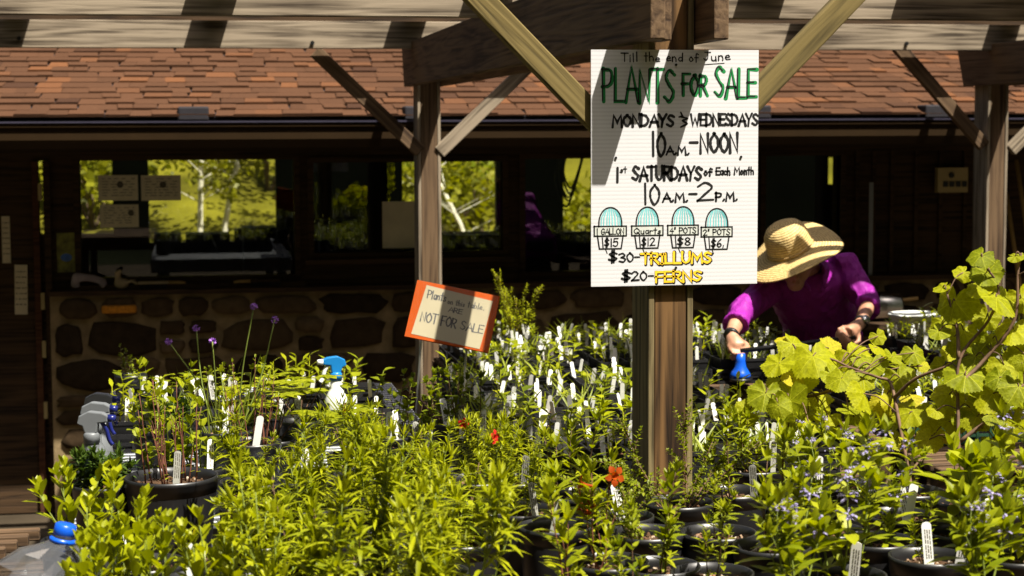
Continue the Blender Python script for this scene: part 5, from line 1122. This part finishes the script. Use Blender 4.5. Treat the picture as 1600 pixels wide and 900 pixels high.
# coils of hose in the window beside the sign
hs_ = thing('hanging_hose', 'black hose loops hanging in the window beside the sale sign', 'hose', PY(905, 245, YW + 0.25)); mb = MB(); o_ = hs_.location
for k, (w, h) in enumerate(((0.10, 0.24), (0.12, 0.28), (0.09, 0.20), (0.14, 0.32), (0.11, 0.26))): mb.tube(cat_rom([(0.02 + 0.006 * k, 0, 0.05), (0.01 - w * 0.1, 0.01 * k, -h * 0.4), (-w * 0.55, 0.01 * k, -h), (-w * 1.05, 0.012 * k, -h * 0.55), (-w * 0.9, 0, 0.0), (0.0, 0.0, 0.06)], 6), 0.006, 6)
mb.build('hose_coil', 'black_rubber', hs_, True)
# tools leaning in the dark bay beyond the east post
for i, (a, b) in enumerate((((1572, 300), (1592, 400)), ((1588, 250), (1606, 330)))):
    p0, p1 = PY(a[0], a[1], YW - 0.12), PY(b[0] + 18, b[1] + 160, YW - 0.25); mb = MB(); mb.tube([p0, p1], 0.014, 8); o = mb.build('tool_handle', 'handle_wood', None, True); tag(o, ('slim wooden tool handle leaning beside the end post', 'second tool handle leaning beyond the end post, cut by the picture edge')[i], 'tool', 'tool handles by the end post')

# ------------------------------------------------------------------ the person
D0 = 7.8
per = thing('person', 'person in purple shirt and straw hat bending over seedlings with a watering wand', 'person', (XD(1285, 8.05, 0)))
ob = per.location
def W3(px, py, d): return P(px, py, d) - ob
hip = W3(1288, 535, 8.12); chest = W3(1270, 455, 7.88); neck = W3(1262, 418, 7.74); head = W3(1243, 408, 7.62)
shL = W3(1318, 418, 7.82); shR = W3(1208, 447, 7.74); elL = W3(1358, 474, 7.74); elR = W3(1156, 492, 7.60); wrL = W3(1344, 506, 7.56); wrR = W3(1142, 524, 7.46)
hnL = W3(1322, 523, 7.48); hnR = W3(1152, 545, 7.42)
kneL, kneR = hip + Vector((0.12, -0.05, -0.46)), hip + Vector((-0.12, -0.02, -0.46)); ftL, ftR = Vector((0.16, 0.05, 0.06)), Vector((-0.14, 0.08, 0.06))
bm_ = MB()
bm_.tube([hip, hip.lerp(chest, 0.5), chest, neck], [(0.11, 0.08), (0.10, 0.075), (0.10, 0.065), (0.05, 0.05)], 16)
bm_.tube([chest.lerp(neck, 0.5), neck, head], [0.06, 0.052, 0.052], 12)
hd = (head - neck).normalized(); fdir = Vector((-0.25, -0.88, -0.38)).normalized(); fx = fdir.cross(Vector((0, 0, 1))).normalized(); fz = fx.cross(fdir)
HM = Matrix((fx, fdir, fz)).transposed()
bm_.ell(head, 0.072, 0.092, 0.105, 16, 12, HM)
def hp(x, y, z): return head + HM @ Vector((x, y, z))
bm_.ell(hp(0, 0.055, -0.075), 0.038, 0.036, 0.035, 10, 8, HM)                                   # jaw and chin
bm_.tube([hp(0, 0.085, 0.02), hp(0, 0.112, -0.022), hp(0, 0.088, -0.035)], [0.010, 0.015, 0.010], 8)   # nose
for s in (-1, 1):
    bm_.ell(hp(s * 0.074, -0.005, -0.01), 0.010, 0.018, 0.030, 8, 6, HM); bm_.ell(hp(s * 0.03, 0.078, 0.028), 0.02, 0.016, 0.009, 8, 6, HM)
bm_.tube([hp(-0.02, 0.092, -0.055), hp(0, 0.098, -0.053), hp(0.02, 0.092, -0.055)], [0.006, 0.009, 0.006], 6)
bm_.tube([shL, elL, wrL], [0.048, 0.040, 0.026], 10); bm_.tube([shR, elR, wrR], [0.048, 0.040, 0.026], 10)
bm_.tube([hip, kneL, ftL + Vector((0, 0, 0.04))], [0.085, 0.058, 0.04], 10); bm_.tube([hip, kneR, ftR + Vector((0, 0, 0.04))], [0.085, 0.058, 0.04], 10)
for f in (ftL, ftR): bm_.ell(f + Vector((0, -0.07, -0.02)), 0.045, 0.12, 0.04, 10, 6)
# hands: palm plus five bent fingers closed on the wand
wa, wb = W3(1157, 556, 7.40), W3(1318, 530, 7.47); wd = (wb - wa).normalized()
def hand(wr, cen, axis, out, thumb):
    """palm from the wrist to cen; fingers start along the axis and curl round the bar"""
    d = (cen - wr).normalized(); side = axis.normalized(); bm_.tube([wr, wr.lerp(cen, 0.5), cen], [(0.024, 0.026), (0.030, 0.036), (0.026, 0.042)], 10)
    bm_.ell(wr.lerp(cen, 0.75), 0.034, 0.036, 0.032, 10, 8)
    for k, ln in enumerate((0.85, 1.0, 0.95, 0.75)):
        b = cen + side * ((k - 1.5) * 0.021); f1 = b + d * 0.030 * ln + out * 0.012; f2 = f1 + d * 0.012 * ln + (-out) * 0.028 + Vector((0, 0, -0.006)); f3 = f2 - d * 0.018 - out * 0.012
        bm_.tube([b - d * 0.02, b, f1, f2, f3], [0.011, 0.0105, 0.0095, 0.0088, 0.0075], 7)
    tb_ = wr.lerp(cen, 0.45) + side * (thumb * 0.03); bm_.tube([tb_, tb_ + side * (thumb * 0.022) + d * 0.02, tb_ + side * (thumb * 0.020) + d * 0.048 - out * 0.012], [0.013, 0.0115, 0.009], 7)
hand(wrR, hnR, Vector((1, 0.1, 0)), Vector((0, -0.85, 0.5)), 1); hand(wrL, hnL, (wrL - hnL).cross(Vector((0, -1, 0.3))).normalized(), Vector((0, -0.7, 0.7)), 1)
body = fuse(bm_, 'body', 'skin', 0.006, per, 5)
sm = MB()
def el2(p, rx, ry): return (rx, ry)
xax = (shL - shR).normalized()
def torso(levels, n=24):
    vs = []; fs = []
    for c, rx, ry in levels:
        t = (levels[-1][0] - levels[0][0]).normalized(); yv = t.cross(xax).normalized()
        for k in range(n): a = 2 * pi * k / n; vs.append(c + xax * (cos(a) * rx) + yv * (sin(a) * ry))
    m = len(levels)
    for i in range(m - 1):
        for k in range(n): fs.append((i * n + k, i * n + (k + 1) % n, (i + 1) * n + (k + 1) % n, (i + 1) * n + k))
    fs.append(tuple(range(n - 1, -1, -1))); fs.append(tuple((m - 1) * n + k for k in range(n))); sm.add(vs, fs)
md = (shL + shR) / 2
torso([(hip + Vector((0, 0, -0.14)), 0.185, 0.13), (hip, 0.180, 0.13), (hip.lerp(chest, 0.5), 0.175, 0.128), (chest, 0.19, 0.125), (chest.lerp(md, 0.7), 0.185, 0.105), (md.lerp(neck, 0.35), 0.12, 0.085), (neck.lerp(md, 0.1), 0.07, 0.065)])
def sleeve(a, b, c, f):
    e = b.lerp(c, f); sm.tube([a.lerp(md, 0.25), a, a.lerp(b, 0.5), b, e], [0.068, 0.070, 0.062, 0.056, 0.050], 14); sm.tube([e.lerp(b, 0.25), e, e + (c - b).normalized() * 0.010], [0.054, 0.061, 0.056], 14)
    return e
eL = sleeve(shL, elL, wrL, 0.22); eR = sleeve(shR, elR, wrR, 0.45)
for s in (-1, 1): sm.tube([neck + xax * (0.055 * s) + Vector((0, -0.02, 0.02)), neck + xax * (0.06 * s) + Vector((0, -0.085, -0.02)), neck + xax * (0.03 * s) + Vector((0, -0.125, -0.085))], [(0.012, 0.03), (0.012, 0.035), (0.008, 0.02)], 8)
shirt = fuse(sm, 'shirt', 'shirt', 0.009, per, 4, (0.10, 0.034))
for i in range(6):                       # buttons down the placket
    p = chest.lerp(hip, -0.15 + i * 0.22); 
    mb = MB(); mb.ell(p + Vector((0, -0.135, 0.01)), 0.006, 0.004, 0.006, 8, 5); mb.build('button', 'shirt', per)
tr = MB(); hp0 = hip + Vector((0, 0, -0.05)); tr.tube([hip + Vector((0, 0, 0.04)), hp0], [(0.165, 0.125), (0.17, 0.125)], 14)
for kn, ft in ((kneL, ftL), (kneR, ftR)): tr.tube([hp0 + (kn - hip) * 0.1, kn, ft + Vector((0, 0, 0.05))], [0.105, 0.078, 0.062], 12)
fuse(tr, 'trousers', 'trousers', 0.012, per, 4)
# straw hat
hat_c = W3(1240, 389, 7.62); hup = (Up * 0.80 - Fw * 0.42 - Rt * 0.38).normalized(); hx = hup.orthogonal().normalized(); hy = hup.cross(hx)
hat_c = W3(1235, 388, 7.62)
HMX = Matrix(((hx.x, hy.x, hup.x, hat_c.x), (hx.y, hy.y, hup.y, hat_c.y), (hx.z, hy.z, hup.z, hat_c.z), (0, 0, 0, 1)))
def hw(p, a, r):
    k = max(0, (r - 0.10) / 0.11); q = p.copy(); q.z += k * (0.022 * sin(2 * a + 0.6) + 0.010 * sin(3 * a + 1.0)); return q
mb = MB(); cr = [(0.0, 0.118), (0.03, 0.118), (0.055, 0.114), (0.075, 0.102), (0.088, 0.082), (0.094, 0.055), (0.098, 0.02), (0.101, 0.004), (0.108, -0.002), (0.13, -0.006), (0.16, -0.012), (0.19, -0.020), (0.208, -0.026), (0.212, -0.030), (0.208, -0.031), (0.19, -0.025), (0.13, -0.011), (0.10, -0.006), (0.094, 0.02), (0.088, 0.06), (0.07, 0.098), (0.0, 0.112)]
mb.lathe(cr, 48, HMX, hw); mb.build('straw_hat', 'straw', per, True)
mb = MB(); mb.tube([HMX @ Vector((0.1005 * cos(a), 0.1005 * sin(a), 0.012)) for a in [2 * pi * k / 40 for k in range(41)]], 0.004, 6); mb.build('hat_cord', 'handle_wood', per, True)
mb = MB(); mb.ell(hp(0, -0.025, 0.0), 0.077, 0.075, 0.09, 16, 10, HM); mb.build('hair', 'hair', per, True)
# watch and bracelet
def band(a, b, f, r, m, nm):
    c = a.lerp(b, f); d = (b - a).normalized(); mb = MB(); mb.tube([c - d * 0.008, c + d * 0.008], r, 16); return mb.build(nm, m, per, True), c
wt, c = band(elL, wrL, 0.93, 0.031, 'black_rubber', 'watch_strap'); mb = MB(); dn_ = (Vector((0.35, -0.8, 0.45))).normalized(); mb.tube([c + dn_ * 0.026, c + dn_ * 0.038], 0.019, 16); mb.build('watch', 'steel', per, True)
band(elR, wrR, 0.97, 0.031, 'black_rubber', 'bracelet')
# watering wand held in both hands
wn_ = thing('watering_wand', 'black watering wand with bright blue nozzle held over the seedlings', 'watering wand', ob + wa)
mb = MB(); mb.tube([Vector((0, 0, 0.02)), wb - wa + wd * 0.05], 0.010, 10); mb.build('wand', 'black_rubber', wn_, True)
mb = MB(); mb.lathe([(0, 0.01), (0.019, 0.01), (0.020, -0.02), (0.024, -0.045), (0.036, -0.065), (0.042, -0.075), (0.042, -0.09), (0, -0.09)], 24); mb.build('nozzle', 'blue_plastic', wn_, True)
mb = MB(); mb.lathe([(0, -0.0905), (0.044, -0.0905), (0.044, -0.105), (0, -0.106)], 24); mb.build('spray_face', 'black_rubber', wn_, True)
